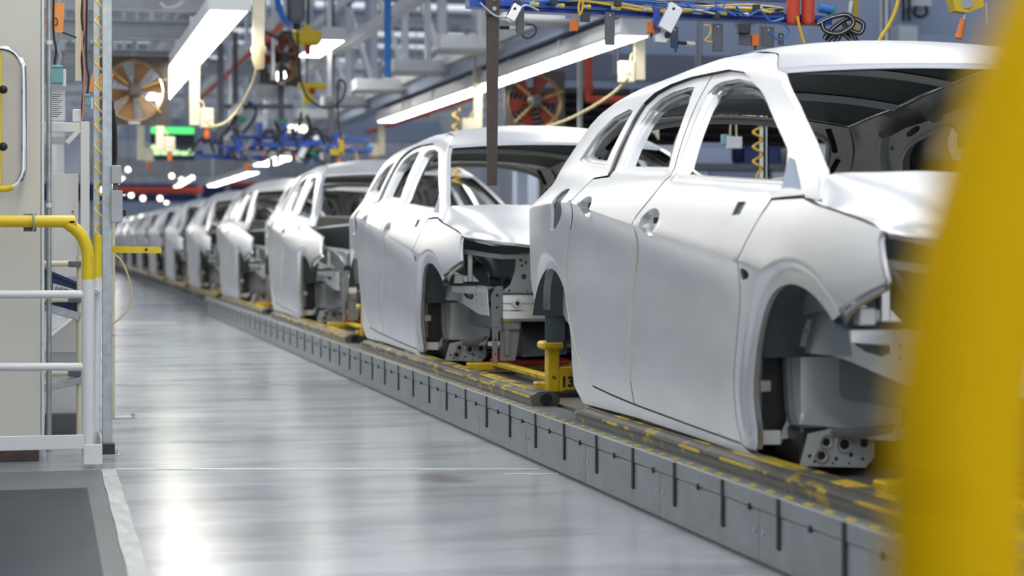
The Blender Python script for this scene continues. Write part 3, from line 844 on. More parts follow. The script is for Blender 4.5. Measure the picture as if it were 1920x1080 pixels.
    def tg2(u, z): p = tg(u * .94, z); return (p[0], p[1] - .09, p[2] - .005)
    gw2 = rounded([(-.80, 1.09), (-.83, 1.21), (-.80, 1.33), (.80, 1.33), (.83, 1.21), (.80, 1.09)], 2)
    cpart(MB().plate([(-1, .66), (1, .66), (1, .8), (1, 1.1), (1, 1.345), (-1, 1.345), (-1, 1.1), (-1, .8)], [gw2] + [rounded([(x, .80), (x + .3, .80), (x + .26, 1.0), (x + .04, 1.0)], 2) for x in (-.75, -.15, .45)], tg2, .05), 'tailgate_inner', 'steel_in', root)
    cpart(MB().tube([tg2(u, z) for (u, z) in gw2], .014, 6, smooth=2, close=True), 'tailgate_rim', 'panel_lt', root)
    for sg in (-1, 1):
        for (u0, z0_, u1, z1_) in ((.86, 1.15, .90, 1.22), (.87, 1.25, .83, 1.33), (.90, 1.0, .91, 1.08)):
            cpart(MB().tube([tg2(sg * u0, z0_), tg2(sg * (u0 + u1) / 2, (z0_ + z1_) / 2), tg2(sg * u1, z1_)], .013, 6), 'pillar_slot', 'hole', root)
    # floor, tunnel, bulkhead, cowl
    fp_ = MB().box(-.74, .74, .45, 2.1, .285, .30).box(-.12, .12, .5, 2.1, .30, .42, .03)
    for y in (1.0, 1.55): fp_.box(-.74, .74, y, y + .1, .30, .37, .015)
    fp_.box(-.62, .62, 2.1, 3.2, .47, .56, .03).box(-.70, .70, 2.05, 2.2, .30, .56, .02)
    cpart(fp_, 'floor_pan', 'steel_in', root, False)
    fw = [(-.57, .33), (.57, .33), (.60, .62), (.74, .85), (.70, .97), (-.70, .97), (-.74, .85), (-.60, .62)]
    fh = [circle((-.30, .62), .05, 16), circle((.25, .70), .04, 14), circle((-.52, .72), .025, 12), circle((.05, .55), .03, 12)]
    cpart(MB().plate(fw, fh, lambda x, z: (x, .40 + .05 * math.cos(z * 9), z), .08), 'bulkhead', 'slate', root)  # slate colour supplies the deep shade of the engine bay
    cpart(MB().tube([(-.72, .62, .88), (.72, .62, .88)], .03, 12), 'dash_beam', 'steel_in', root)
    def cw(u, v):
        x = (2 * u - 1) * .80; b = 1 - (x / .8) ** 2
        return (x, .02 - .12 * b + .22 * v, .955 + .055 * b - .03 * v + .02 * math.sin(v * 6))
    cpart(MB().grid(20, 6, cw), 'cowl_panel', 'panel_lt', root)
    # engine bay front: bumper beam, upper cross member, lock carrier
    bb = [(-.46, .470), (-.475, .485), (-.475, .52), (-.46, .527), (-.46, .555), (-.475, .562), (-.475, .60), (-.46, .612)]
    mb = MB()
    for i in range(len(bb) - 1):
        (ya, za), (yb_, zb_) = bb[i], bb[i + 1]
        mb.grid(20, 1, lambda u, v, ya=ya, za=za, yb_=yb_, zb_=zb_: ((2 * u - 1) * .60, (ya + (yb_ - ya) * v) - .07 * (1 - (2 * u - 1) ** 2), za + (zb_ - za) * v))
    mb.weld = 1e-5
    be = cpart(mb, 'bumper_beam', 'steel_bright', root, sharp=math.radians(25))
    cpart(MB().box(-.60, .60, -.45, -.435, .475, .61), 'beam_back', 'primer', root, False)
    tk = MB().cyl((-.535, -.50, .560), (-.535, -.47, .560), .026, 6).ring((-.535, -.505, .560), (0, 1, 0), .011, .018, .02, 18)
    cpart(tk, 'tow_socket', 'steel_in', be, True, math.radians(30))
    cpart(MB().cyl((-.535, -.506, .560), (-.535, -.49, .560), .011, 14), 'tow_hole', 'hole', be)
    cpart(MB().prism([(-.78, -.24, .83), (-.60, -.42, .80), (.60, -.42, .80), (.78, -.24, .83), (.76, -.20, .83), (.58, -.37, .80), (-.58, -.37, .80), (-.76, -.20, .83)], (0, 0, -.022)), 'upper_cross_member', 'panel_lt', root, False)
    for sg in (-1, 1):
        lc = [(-.60, .605), (-.50, .605), (-.49, .64), (-.515, .68), (-.52, .80), (-.465, .80), (-.455, .67), (-.42, .62), (-.40, .605)] 
        lc = [(-.60, .605), (-.40, .605), (-.41, .66), (-.425, .70), (-.43, .80), (-.515, .80), (-.52, .72), (-.545, .65)]
        cpart(MB().plate(lc, [circle((-.49, .775), .010, 10), circle((-.465, .76), .008, 8), circle((-.485, .745), .007, 8), circle((-.475, .69), .014, 12), circle((-.55, .62), .007, 8), circle((-.46, .62), .007, 8)],
                         lambda x, z: (-sg * x, -.40, z), None, .005, (0, 1, 0)), 'lock_carrier_bracket', 'panel_lt', root, False)
        cpart(MB().box(-sg * .50, -sg * .43, -.408, -.40, .785, .808, .002), 'part_tag', 'white_c', root, False)
    cpart(MB().ring((-.34, -.36, .70), (0, 1, 0), .045, .065, .03, 22).ring((.34, -.36, .70), (0, 1, 0), .045, .065, .03, 22), 'horn_ring', 'dark', root)
    if bonnet: add_bonnet(root)
    return root

def bonnet_edge(t):
    """side edge of the bonnet, t 0 rear .. 1 front"""
    y = .02 - .40 * t
    z = stab(y, [(-.40, .896), (-.367, .902), (-.273, .925), (-.17, .945), (-.052, .966), (.055, .990)])
    return (S(y, z) - .006, y, z)
def add_bonnet(root):
    def bf(u, v):
        uu = 2 * u - 1; a = abs(uu)
        ex, ey, ez = bonnet_edge(v)
        # front reaches ahead of the fender corners
        yf = -.42 * sst(0, .22, 1 - a) * v ** 1.6
        yr = -.06 * (1 - a * a) * (1 - v)
        cz = 1.052 + (.872 - 1.052) * v ** 1.25
        ridge = .005 * math.exp(-((a - .62) / .14) ** 2) * (1 - .7 * v)
        z = ez + (cz - ez) * (1 - a ** (3.2 + 37 * (1 - v) ** 3)) + ridge - .030 * sst(.55, 1, v) * (1 - a ** 4) - .010 * sst(.80, 1, v)
        x = uu * ex * (1 - .10 * v * sst(.75, 1, a) * 0)
        return (x, ey + yf + yr, z)
    mb = MB().grid(48, 30, bf)
    def lip(u, v):
        p = bf(u, 1); return (p[0] * (1 - .01 * v), p[1] + .012 * v, p[2] - .014 * v)
    mb.grid(48, 1, lip, True); mb.weld = 1e-5
    bo = cpart(mb, 'bonnet', 'steel', root, sharp=math.radians(50))
    def inn(u, v):
        p = bf(.03 + .94 * u, .04 + .92 * v); return (p[0], p[1], p[2] - .02 - .01 * math.sin(u * 40))
    cpart(MB().grid(30, 16, inn, True), 'bonnet_inner', 'primer', bo)

# ------------------------------------------------------------------ the row of car bodies
car_a = build_car(True)
car_labels = ['nearest silver car body, cropped by the blurred yellow rail', 'silver car body with bonnet, second in the row, bumper beam exposed',
              'third car body in the row, engine bay open without bonnet', 'fourth silver car body in the row', 'fifth silver car body in the row',
              'sixth silver car body in the row', 'seventh silver car body in the row', 'eighth silver car body in the row', 'ninth blurred car body in the row',
              'tenth blurred car body in the row', 'eleventh blurred car body in the row', 'twelfth and farthest blurred car body in the row']
cars = [car_a]
for i in range(1, len(car_labels)):
    c = copy_tree(car_a); c.location = (XC, Y0 + PITCH * i, ZB)
    if i >= 2:
        for ch in list(c.children):
            if ch.name.startswith('bonnet'):
                for g in list(ch.children): bpy.data.objects.remove(g)
                bpy.data.objects.remove(ch)
    cars.append(c)
for c, l in zip(cars, car_labels):
    tag(c, l, 'car body', 'bare car bodies on the line')
# ------------------------------------------------------------------ conveyor skids under the bodies
M['skid'] = mat('worn_skid_paint', (.62, .43, .03), .45, .1, noise=(5, .25), wear=((.10, .09, .075), 7, .47))
M['skid_side'] = mat('rubbed_skid_steel', (.17, .16, .14), .38, .5, noise=(9, .3), wear=((.55, .40, .05), 11, .60))
def build_skid(no=False):
    r = thing('skid', 'yellow skid', 'skid', (XC, Y0, ZP))
    for sg in (-1, 1):
        x = sg * .825
        prof = [(-.055, .0), (.055, .0), (.062, .02), (.055, .042), (.035, .052), (-.035, .052), (-.055, .042), (-.062, .02)]
        mb = MB().prism([(x + p, -2.2, q) for p, q in prof], (0, 4.35, 0))
        ru = mb.build('runner', 'skid_side', r, True, sharp=math.radians(30))
        MB().box(x - .03, x + .03, -2.19, 2.14, .0522, .056, .0015).build('runner_top', 'skid', ru)
        MB().box(x - .067, x - .0615, -2.19, 2.14, .030, .040, .001).build('runner_stripe', 'skid', ru)
        MB().cyl((x, -2.22, .028), (x, -2.195, .028), .024, 16).build('end_plug', 'dark', ru, True)
    for y in (-1.6, -.2, 1.5):
        MB().box(-.72, .72, y - .04, y + .04, .012, .052, .006).build('cross_beam', 'yellow', r)
    # yellow upright with a wide head at the front of the skid
    MB().box(-.712, -.66, -1.80, -1.74, .02, .215, .005).build('post', 'yellow', r)
    MB().box(-.742, -.648, -1.83, -1.72, .205, .24, .010).build('post_head', 'yellow', r)
    MB().box(-.66, -.30, -1.80, -1.77, .022, .128, .004).build('number_plate', 'yellow', r)
    MB().box(-.72, -.30, -1.82, -1.72, .0, .022, .003).build('post_foot', 'dark', r)
    MB().box(-.60, -.55, -1.72, -.2, .035, .060, .005).build('side_strut', 'yellow', r)
    for sg in (-1, 1):
        MB().box(sg * .60, sg * .52, -.30, -.22, .045, .115, .006).build('red_post', 'red', r)
        MB().box(sg * .60, sg * .22, -.34, -.18, .045, .072, .006).build('red_arm', 'red', r)
    return r
skid0 = build_skid()
ords = ['first', 'second', 'third', 'fourth', 'fifth', 'sixth', 'seventh', 'eighth', 'ninth', 'tenth', 'eleventh', 'twelfth']
for i in range(12):
    s = skid0 if i == 0 else copy_tree(skid0)
    s.location = (XC, Y0 + PITCH * i, ZP)
    tag(s, 'worn yellow skid with black scuffs under the nearest car body' if i == 0 else ('yellow skid numbered 13 under the second car body' if i == 1 else 'yellow skid with red supports under the %s car body' % ords[i]), 'skid', 'skids under the car bodies')
    if i == 1:
        cu = bpy.data.curves.new('number', 'FONT'); cu.body = '13'; cu.size = .060; cu.extrude = .0008; cu.offset = .0022
        to = bpy.data.objects.new('number', cu); COL.objects.link(to)
        dg = bpy.context.evaluated_depsgraph_get(); me = bpy.data.meshes.new_from_object(to.evaluated_get(dg))
        bpy.data.objects.remove(to)
        me.materials.clear(); me.materials.append(M['ink'])
        plate_ = [c for c in s.children if c.name.startswith('number_plate')][0]
        n = bpy.data.objects.new('number', me); COL.objects.link(n); n.parent = plate_
        n.location = (-.656, -1.802, .046); n.rotation_euler = (math.pi / 2, 0, 0)
        MB().box(-.64, -.40, -1.8015, -1.80, .028, .031).build('scuff_line', 'ink', plate_)
# ------------------------------------------------------------------ fluorescent light rows above the line
def fixture(loc, length, label, group, wd=.21, hh=.13, lamp='tube_on'):
    r = thing('light_fixture', label, 'light', loc, group=group)
    x0, x1 = -wd / 2, wd / 2
    MB().prism([(x0, 0, 0), (x0 - .006, 0, .02), (x0 + .02, 0, hh), (x1 - .02, 0, hh), (x1 + .006, 0, .02), (x1, 0, 0)], (0, length, 0)).build('housing', 'white_c', r)
    MB().box(x0 + .012, x1 - .012, .015, length - .015, -.012, .0).build('diffuser', lamp, r)
    for y in (.25, length - .25):
        MB().cyl((0, y, hh), (0, y, 8.2 - loc[2]), .006, 6).build('hanger_rod', 'galv', r)
    MB().box(x0 - .01, x1 + .01, -.006, .008, -.01, hh + .004, .003).build('end_cap', 'grey_lt', r)
    MB().box(x0 - .01, x1 + .01, length - .008, length + .006, -.01, hh + .004, .003).build('end_cap', 'grey_lt', r)
    return r
def place_word(i, n, where): return '%s light fixture from the camera in the row %s' % (ordinal(i), where)
ORD = ['first', 'second', 'third', 'fourth', 'fifth', 'sixth', 'seventh', 'eighth', 'ninth', 'tenth', 'eleventh', 'twelfth', 'thirteenth', 'fourteenth', 'fifteenth', 'sixteenth', 'seventeenth', 'eighteenth', 'nineteenth', 'twentieth']
def ordinal(i): return ORD[i]
ZL = 2.42
proto = {}
def row(x, z, y_list, length, where, group, wd=.21, lamp='tube_on'):
    first = None
    for i, y in enumerate(y_list):
        lab = '%s lit fluorescent fixture of the row %s' % (ORD[i], where)
        if first is None: first = fixture((x, y, z), length, lab, group, wd, lamp=lamp)
        else:
            c = copy_tree(first); c.location = (x, y, z); c['label'] = lab
row(1.22, ZL, [13.3 + 1.72 * i for i in range(5)], 1.70, 'over the walkway', 'lights over the walkway', .26)
row(4.12, 2.34, [13.5 + 1.76 * i for i in range(6)], 1.74, 'right of the car bodies', 'lights right of the line')
# unseen rows added to light the near bodies and the left station
row(2.15, 3.1, [-6 + 1.75 * i for i in range(12)], 1.70, 'added over the near bodies, unseen above the picture', 'added lights over the near bodies', .15, 'tube_near')
row(3.6, 3.1, [-5 + 1.9 * i for i in range(11)], 1.86, 'added right of the nearest body, unseen above the picture', 'added lights right of the near line', .15, 'tube_near')
row(.15, 3.25, [-4 + 2.2 * i for i in range(8)], 1.9, 'added over the near walkway, unseen above the picture', 'added lights over the near walkway', .26)
row(-1.0, 2.9, [14 + 2.2 * i for i in range(10)], 1.9, 'added over the left side, unseen beside the picture', 'added lights over the left side', .3)  # added to brighten the body shoulders by reflection
# farther short rows
row(3.35, 2.05, [27.5, 29.4], 1.5, 'small and low before the far gantry', 'far lights', .3)
# ------------------------------------------------------------------ work station left of the walkway
def pt(px, py, Y): return tuple(at(px, py, Y))
def pbox(px0, px1, py0, py1, Y, dep, ch=.002, mb=None):
    """box whose front face shows at px0..px1, py0..py1 at distance Y and that is dep deep"""
    a = at(px0, py1, Y); b = at(px1, py0, Y)
    return (mb or MB()).box(a.x, b.x, Y, Y + dep, a.z, b.z, ch)
def floor_y(py, px=150):
    zc = CAM_H * F_PX / (py - 451.); x = (px - 80.) * zc * _c / F_PX
    return (zc - x * _s) / _c

# guard rail with yellow top
YG = 7.72
g = thing('guard_rail', 'white tubular guard rail with yellow bent top in front of the beige cabinet', 'guard rail', (at(165, 870, YG).x, YG, 0))
part(MB().tube([pt(-480, 415, YG), pt(95, 415, YG), pt(125, 420, YG), pt(149, 437, YG), pt(162, 463, YG), pt(165, 490, YG), pt(165, 525, YG)], .0235, 14, smooth=4), 'top_rail', 'yellow_c', g, True)
part(MB().tube([pt(165, 524, YG), (at(165, 600, YG).x, YG, .02)], .0243, 14), 'post', 'white', g, True)
part(MB().tube([pt(-470, 415, YG), (at(-470, 600, YG).x, YG, .02)], .0243, 14), 'post', 'white', g, True)
for py in (552, 688):
    part(MB().tube([pt(-480, py, YG), pt(160, py, YG)], .0155, 12), 'mid_rail', 'white', g, True)
part(pbox(-480, 158, 815, 857, YG - .03, .012), 'toe_board', 'white', g)
part(pbox(157, 192, 833, 872, YG - .035, .010), 'toe_board_end', 'white', g)
x_ = at(190, 850, YG).x
part(MB().box(x_ - .004, x_, YG - .03, YG + .42, .03, .115, .001), 'toe_board_side', 'white', g)
part(MB().tube([pt(183, 440, YG + .3), pt(183, 520, YG + .3)], .016, 12), 'rear_post_top', 'yellow_c', g, True)
part(MB().tube([pt(183, 520, YG + .3), (at(178, 850, YG + .3).x, YG + .3, .02)], .0165, 12), 'rear_post', 'white', g, True)
part(MB().tube([pt(165, 538, YG), pt(183, 548, YG + .3)], .011, 10), 'tie', 'white', g, True)
cl = part(pbox(44, 68, 401, 434, YG + .022, .006, .001), 'clamp_plate', 'grey_dk', g)
part(MB().tube([pt(62, 402, YG + .02), pt(63, 404, YG - .03), pt(63, 428, YG - .03), pt(62, 433, YG + .02)], .004, 8, smooth=3), 'u_bolt', 'galv', cl, True)

# tall beige cabinet
YC = 7.98
c = thing('cabinet', 'tall beige steel cabinet at the left edge behind the guard rail', 'cabinet', (-.3, YC, 0))
xr = at(83, 600, YC).x
part(MB().box(xr - 1.3, xr, YC + .012, YC + .6, .06, 3.0, .004), 'carcass', 'beige', c)
part(MB().box(xr - 1.3, xr - .013, YC, YC + .012, .08, 2.98, .003), 'door', 'beige', c)
part(MB().box(xr - .011, xr, YC - .004, YC + .012, .06, 3.0, .002), 'edge_strip', 'grey_lt', c)
part(MB().box(xr - 1.29, xr - .02, YC + .03, YC + .55, .0, .06, .002), 'plinth', 'brown', c)
# grab handle on the cabinet door
h_ = thing('grab_handle', 'chrome grab handle with yellow lower end on the beige cabinet', 'handle', pt(20, 352, 7.9))
Yh = 7.90
part(MB().tube([pt(-10, 90, Yh), pt(12, 92, Yh), pt(28, 100, Yh), pt(40, 118, Yh), pt(44, 142, Yh), pt(44, 300, Yh), pt(42, 325, Yh), pt(34, 342, Yh), pt(24, 350, Yh)], .0125, 14, smooth=4), 'grip', 'chrome', h_, True)
part(MB().tube([pt(24, 350, Yh), pt(10, 354, Yh), pt(-12, 354, Yh)], .0128, 14, smooth=3), 'lower_end', 'yellow_c', h_, True)
part(pbox(-14, 3, 95, 345, Yh - .005, .02), 'mounting_bar', 'yellow_c', h_)
for py in (168, 275):
    part(MB().cyl(pt(-4, py, Yh - .05), pt(4, py, Yh - .05), .010, 12).sphere(pt(6, py, Yh - .05), .017, 12, 8), 'knob', 'black', h_, True)

# galvanised posts
def post(px, wpx, Y, label, top=3.2, foot=None, m='galv'):
    x = at(px, 800, Y).x; w_ = wpx * pxm(px, Y)
    t = thing('steel_post', label, 'post', (x, Y, 0))
    part(MB().box(x - w_ / 2, x + w_ / 2, Y, Y + w_, .006, top, .002), 'upright', m, t)
    part(MB().box(x - w_ / 2, x + w_ / 2, Y - .0005, Y, .4, .41), 'slot', 'grey', t)
    f = foot or .05
    part(MB().box(x - .04, x + f, Y - .03, Y + .07, .0, .006, .001), 'foot_plate', 'galv', t)
    part(MB().cyl((x + f - .015, Y - .01, .006), (x + f - .015, Y - .01, .018), .008, 6).cyl((x + f - .015, Y + .05, .006), (x + f - .015, Y + .05, .018), .008, 6), 'anchor_bolts', 'galv', t)
    return t
p1 = post(201, 18, 8.15, 'nearest galvanised square post at the walkway edge')
part(MB().box(p1.location.x - .028, p1.location.x + .03, 8.13, 8.20, .006, .05, .003), 'foot_clamp', 'dark', p1)
post(181, 12, 8.75, 'galvanised post with clamps just behind the guard rail')
p3 = post(213, 5, 9.85, 'thin cream post standing on a wide foot plate behind the galvanised post', 1.35, .11, 'cream')
# control boxes on the post
b_ = thing('switch_box', 'two grey switch boxes with knobs on the near post', 'switch box', pt(216, 420, 8.12))
part(pbox(209, 228, 310, 344, 8.10, .05, .003), 'upper_box', 'grey', b_)
part(pbox(208, 230, 357, 417, 8.09, .06, .003), 'lower_box', 'grey', b_)
part(pbox(212, 222, 344, 358, 8.12, .02), 'joint', 'grey_dk', b_)
for py in (366, 396, 402):
    part(MB().cyl(pt(229, py, 8.11), pt(236, py, 8.11), .006, 10), 'knob', 'chrome' if py < 380 else 'black', b_, True)
part(MB().tube([pt(212, 205, 8.2), pt(216, 240, 8.2), pt(217, 300, 8.2), pt(215, 312, 8.18)], .007, 8, smooth=4), 'lead', 'cable', b_, True)
part(MB().tube([pt(210, 190, 8.22), pt(213, 250, 8.22), pt(213, 312, 8.2)], .007, 8, smooth=4), 'lead', 'cable', b_, True)

# conduit
cx = at(92, 600, 8.35).x
t = thing('conduit', 'thin grey conduit pole right of the beige cabinet', 'conduit', (cx, 8.35, 0))
part(MB().cyl((cx, 8.35, 0), (cx, 8.35, 3.2), .0105, 12), 'pipe', 'galv', t, True)
for py in (80, 385):
    part(MB().cyl(pt(92, py - 4, 8.35), pt(92, py + 4, 8.35), .0135, 12), 'collar', 'white_c', t, True)
# coil hose between the posts
def coil(px, py0, py1, Y, r, pitch_px, tr, m, name, label, cat='hose'):
    a = at(px, py0, Y); b = at(px, py1, Y); L = a.z - b.z; n = max(2, int((py1 - py0) / pitch_px))
    P = []
    for i in range(n * 10 + 1):
        u = i / (n * 10); an = 2 * math.pi * n * u
        P.append((a.x + r * math.cos(an), Y + r * math.sin(an), a.z - L * u))
    o = tag(MB().tube(P, tr, 7).build(name, m, None, True), label, cat)
    return o
coil(186, -20, 490, 8.45, .017, 37, .0042, 'hose_y', 'coil_hose', 'yellow coiled air hose between the two galvanised posts')
# yellow arm and hose
t = thing('barrier_arm', 'flat yellow barrier arm reaching right from the post', 'barrier', pt(195, 470, 8.6))
part(MB().prism([pt(188, 461, 8.6), pt(300, 463, 8.6), pt(303, 466, 8.6), pt(303, 475, 8.6), pt(188, 474, 8.6)], (0, .16, 0)), 'arm', 'yellow_c', t)
part(MB().cyl(pt(272, 469, 8.59), pt(276, 467, 8.59), .005, 8), 'slot', 'black', t)
tag(MB().tube([pt(214, 476, 9.2), pt(228, 490, 9.2), pt(241, 520, 9.2), pt(247, 550, 9.2), pt(240, 580, 9.2), pt(222, 600, 9.2), pt(208, 607, 9.2)], .0042, 8, smooth=5).build('air_hose', 'hose_c', None, True), 'thin yellow hose hanging in an arc below the barrier arm', 'hose')

# white machine frame with panels
YM = 8.95
t = thing('welding_machine', 'white welded machine frame with panels behind the cabinet', 'machine', (at(120, 800, YM).x, YM, 0))
part(pbox(151, 168, 228, 455, YM, .05), 'upright', 'white_c', t)
part(pbox(84, 150.5, 230, 247, YM + .003, .05), 'top_beam', 'white_c', t)
part(MB().bar(pt(84, 264, YM + .1), pt(122, 264, YM + .1), .05, .03), 'rear_beam', 'white_c', t)
part(MB().bar(pt(125, 268, YM + .02), pt(150, 243, YM + .02), .04, .02), 'brace', 'grey_lt', t)
part(pbox(100, 147, 326, 520, YM + .06, .03), 'panel', 'white_c', t)
part(pbox(121, 150, 262, 327, YM + .12, .03), 'rear_panel', 'bluegrey', t)
part(MB().cyl(pt(136, 397, YM + .055), pt(136, 397, YM + .065), .004, 10), 'keyhole', 'black', t)
part(MB().prism([pt(86, 640, YM + .1), pt(146, 590, YM + .1), pt(146, 660, YM + .1), pt(86, 660, YM + .1)], (0, .3, 0)), 'hopper', 'white_c', t)
part(pbox(84, 146, 655, 780, YM + .15, .03), 'lower_panel', 'grey_lt', t)
part(MB().box(at(84, 800, YM).x, at(146, 800, YM).x, YM + .1, YM + .5, 0, at(100, 780, YM).z, .004), 'base', 'grey_dk', t)
part(pbox(147, 153, 440, 600, YM + .05, .02), 'rear_upright', 'cream', t)
part(MB().cyl(pt(148, 590, YM), (at(148, 590, YM).x, YM, 0), .012, 10), 'pipe_upright', 'cream', t, True)

# pipe rack with cream tubes and dark joints
YR = 8.62
t = thing('pipe_rack', 'rack of cream tubes with dark joints right of the cabinet', 'rack', (at(120, 800, YR).x, YR, 0))
for py in (495, 562, 700):
    part(MB().tube([pt(82, py, YR), pt(140, py - 1, YR)], .013, 12), 'tube', 'cream', t, True)
    part(MB().box(*[v for v in (at(128, py, YR).x, at(152, py, YR).x, YR - .018, YR + .018, at(130, py + 6, YR).z, at(130, py - 6, YR).z)], .004), 'joint', 'grey_dk', t)
for (a, b) in (((84, 575), (150, 594)), ((82, 727), (152, 712))):
    part(MB().bar(pt(*a, YR + .01), pt(*b, YR + .01), .03, .035, .003), 'roller_channel', 'galv', t)
part(MB().cyl(pt(149, 480, YR + .02), (at(149, 480, YR).x, YR + .02, 0), .012, 10), 'leg', 'cream', t, True)
part(MB().cyl((at(78, 480, YR).x - .05, YR + .02, 0), (at(78, 480, YR).x - .05, YR + .02, .85), .012, 10), 'leg', 'cream', t, True)
# navy bin with a hand-lettered card
t = thing('parts_bin', 'navy blue plastic bin with hand-lettered white card on the pipe rack', 'bin', pt(118, 590, 8.66))
part(MB().prism([pt(84, 508, 8.66), pt(150, 536, 8.66), pt(152, 586, 8.66), pt(84, 572, 8.66)], (0, .25, 0)), 'bin', 'navy', t)
part(MB().bar(pt(84, 506, 8.65), pt(151, 534, 8.65), .02, .012), 'rim', 'navy', t)
card = part(MB().prism([pt(99, 531, 8.655), pt(151, 546, 8.655), pt(151, 566, 8.655), pt(99, 550, 8.655)], (0, -.002, 0)), 'card', 'paper', t)
def text_obj(txt, size, loc, m, parent=None, rot=(math.pi / 2, 0, 0), bold=0.):
    cu = bpy.data.curves.new('lettering', 'FONT'); cu.body = txt; cu.size = size; cu.extrude = .0004; cu.offset = bold
    to = bpy.data.objects.new('lettering', cu); COL.objects.link(to)
    me = bpy.data.meshes.new_from_object(to.evaluated_get(bpy.context.evaluated_depsgraph_get())); bpy.data.objects.remove(to)
    me.materials.clear(); me.materials.append(M[m])
    o = bpy.data.objects.new('lettering', me); COL.objects.link(o); o.parent = parent
    off = Vector((0, 0, 0)); p = parent
    while p is not None: off += p.location; p = p.parent
    o.location = Vector(loc) - off; o.rotation_euler = rot
    return o
text_obj('HSIS', .03, pt(102, 545, 8.648), 'ink', card, (math.pi / 2, math.radians(14), 0))

# papers and small boxes on wires
def sheet(px0, px1, py0, py1, Y, m, name, label, cat, tilt=0., lines=0):
    t = thing(name, label, cat, pt((px0 + px1) / 2, py1, Y))
    a, b = at(px0, py1, Y), at(px1, py0, Y)
    part(MB().prism([(a.x, Y, a.z), (b.x - tilt, Y, a.z), (b.x, Y, b.z), (a.x + tilt, Y, b.z)], (0, .002, 0)), 'sheet', m, t)
    for i in range(lines):
        z = b.z - (b.z - a.z) * (.14 + .8 * i / lines); w_ = (b.x - a.x)
        part(MB().box(a.x + w_ * .15, b.x - w_ * (.15 + .2 * (i % 3) / 2), Y - .0008, Y, z - .0022, z), 'text_line', 'ink', t)
    return t
s_ = sheet(85, 121, 6, 60, 8.7, 'orange_paper', 'notice', 'orange paper notice hanging left of the cream channel', 'notice', .006)
text_obj('5\n40', .05, pt(87, 26, 8.695), 'ink', s_.children[0])
sheet(86, 122, 169, 225, 8.55, 'paper', 'document', 'white printed document in a sleeve below the teal box', 'document', 0, 12)
sheet(161, 214, 138, 172, 9.3, 'orange_paper', 'notice', 'folded orange notice between the galvanised posts', 'notice', .03)
def smallbox(px0, px1, py0, py1, Y, m, label):
    t = thing('junction_box', label, 'junction box', pt((px0 + px1) / 2, py1, Y))
    part(pbox(px0, px1, py0, py1, Y, .06, .004), 'box', m, t)
    part(pbox(px0 + 1, px1 - 1, py0 + 1, py0 + 4, Y - .004, .005, .001), 'lid', m, t)
    part(pbox(px1, px1 + 6, py0 + 8, py1 + 6, Y + .01, .04, .002), 'side_plug', 'white_c', t)
    part(MB().tube([pt((px0 + px1) / 2, py0, Y + .03), pt((px0 + px1) / 2 + 3, py0 - 30, Y + .03), pt((px0 + px1) / 2 - 2, py0 - 70, Y + .03), pt((px0 + px1) / 2, py0 - 200, Y + .03)], .005, 7, smooth=4), 'lead', 'cable', t, True)
    return t
smallbox(86, 118, 122, 156, 8.5, 'teal', 'larger teal junction box beside the conduit pole')
smallbox(157, 170, 176, 198, 9.0, 'teal', 'smaller teal junction box behind the galvanised posts')
t = thing('cable_channel', 'cream vertical cable channel with twisted leads behind the posts', 'channel', pt(146, 150, 9.0))
part(pbox(141, 153, -30, 152, 9.0, .02), 'channel', 'cream', t)
part(MB().tube([pt(156, -20, 8.98), pt(153, 30, 8.97), pt(157, 70, 8.98), pt(153, 110, 8.97), pt(157, 160, 8.98), pt(154, 200, 8.98), pt(156, 228, 8.98)], .005, 7, smooth=5), 'lead', 'cable', t, True)
part(MB().tube([pt(155, -20, 8.97), pt(158, 40, 8.98), pt(154, 80, 8.97), pt(158, 130, 8.97), pt(155, 226, 8.97)], .004, 7, smooth=5), 'lead', 'hose_r', t, True)
part(MB().tube([pt(105, 55, 8.9), pt(120, 62, 8.9), pt(142, 70, 8.99)], .004, 6, smooth=4), 'lead', 'cable', t, True)
part(pbox(136, 152, 205, 228, 8.99, .05, .003), 'base_box', 'grey_lt', t)
tag(MB().tube([pt(110, -10, 8.8), pt(113, 60, 8.8), pt(106, 85, 8.8), pt(113, 105, 8.8), pt(109, 122, 8.8)], .006, 8, smooth=5).build('grey_cable', 'grey', None, True), 'grey cable looping above the larger teal box', 'cable')

# unseen housings added left of the walkway to darken the door reflections
for i in range(7):
    Y = 10.4 + 2.9 * i; mm = ('grey', 'bluegrey', 'grey_dk')[i % 3]
    t = thing('added_side_housing', '%s tall %s housing added to darken door reflections, unseen beyond the cabinet' % (ORD[i], {'grey': 'grey', 'bluegrey': 'blue-grey', 'grey_dk': 'dark grey'}[mm]), 'machine', (-1.1, Y, 0), group='added housings along the left side')
    MB().box(-.6, .55, 0, 2.2, 0, 1.75, .03).build('housing', mm, t)
    MB().box(.55, .57, .15, 1.0, .2, 1.6, .006).build('door', mm, t)
    MB().box(.55, .57, 1.1, 2.05, .2, 1.6, .006).build('door', mm, t)
    MB().box(.57, .59, .9, .94, .8, 1.0, .004).build('handle', 'black', t)
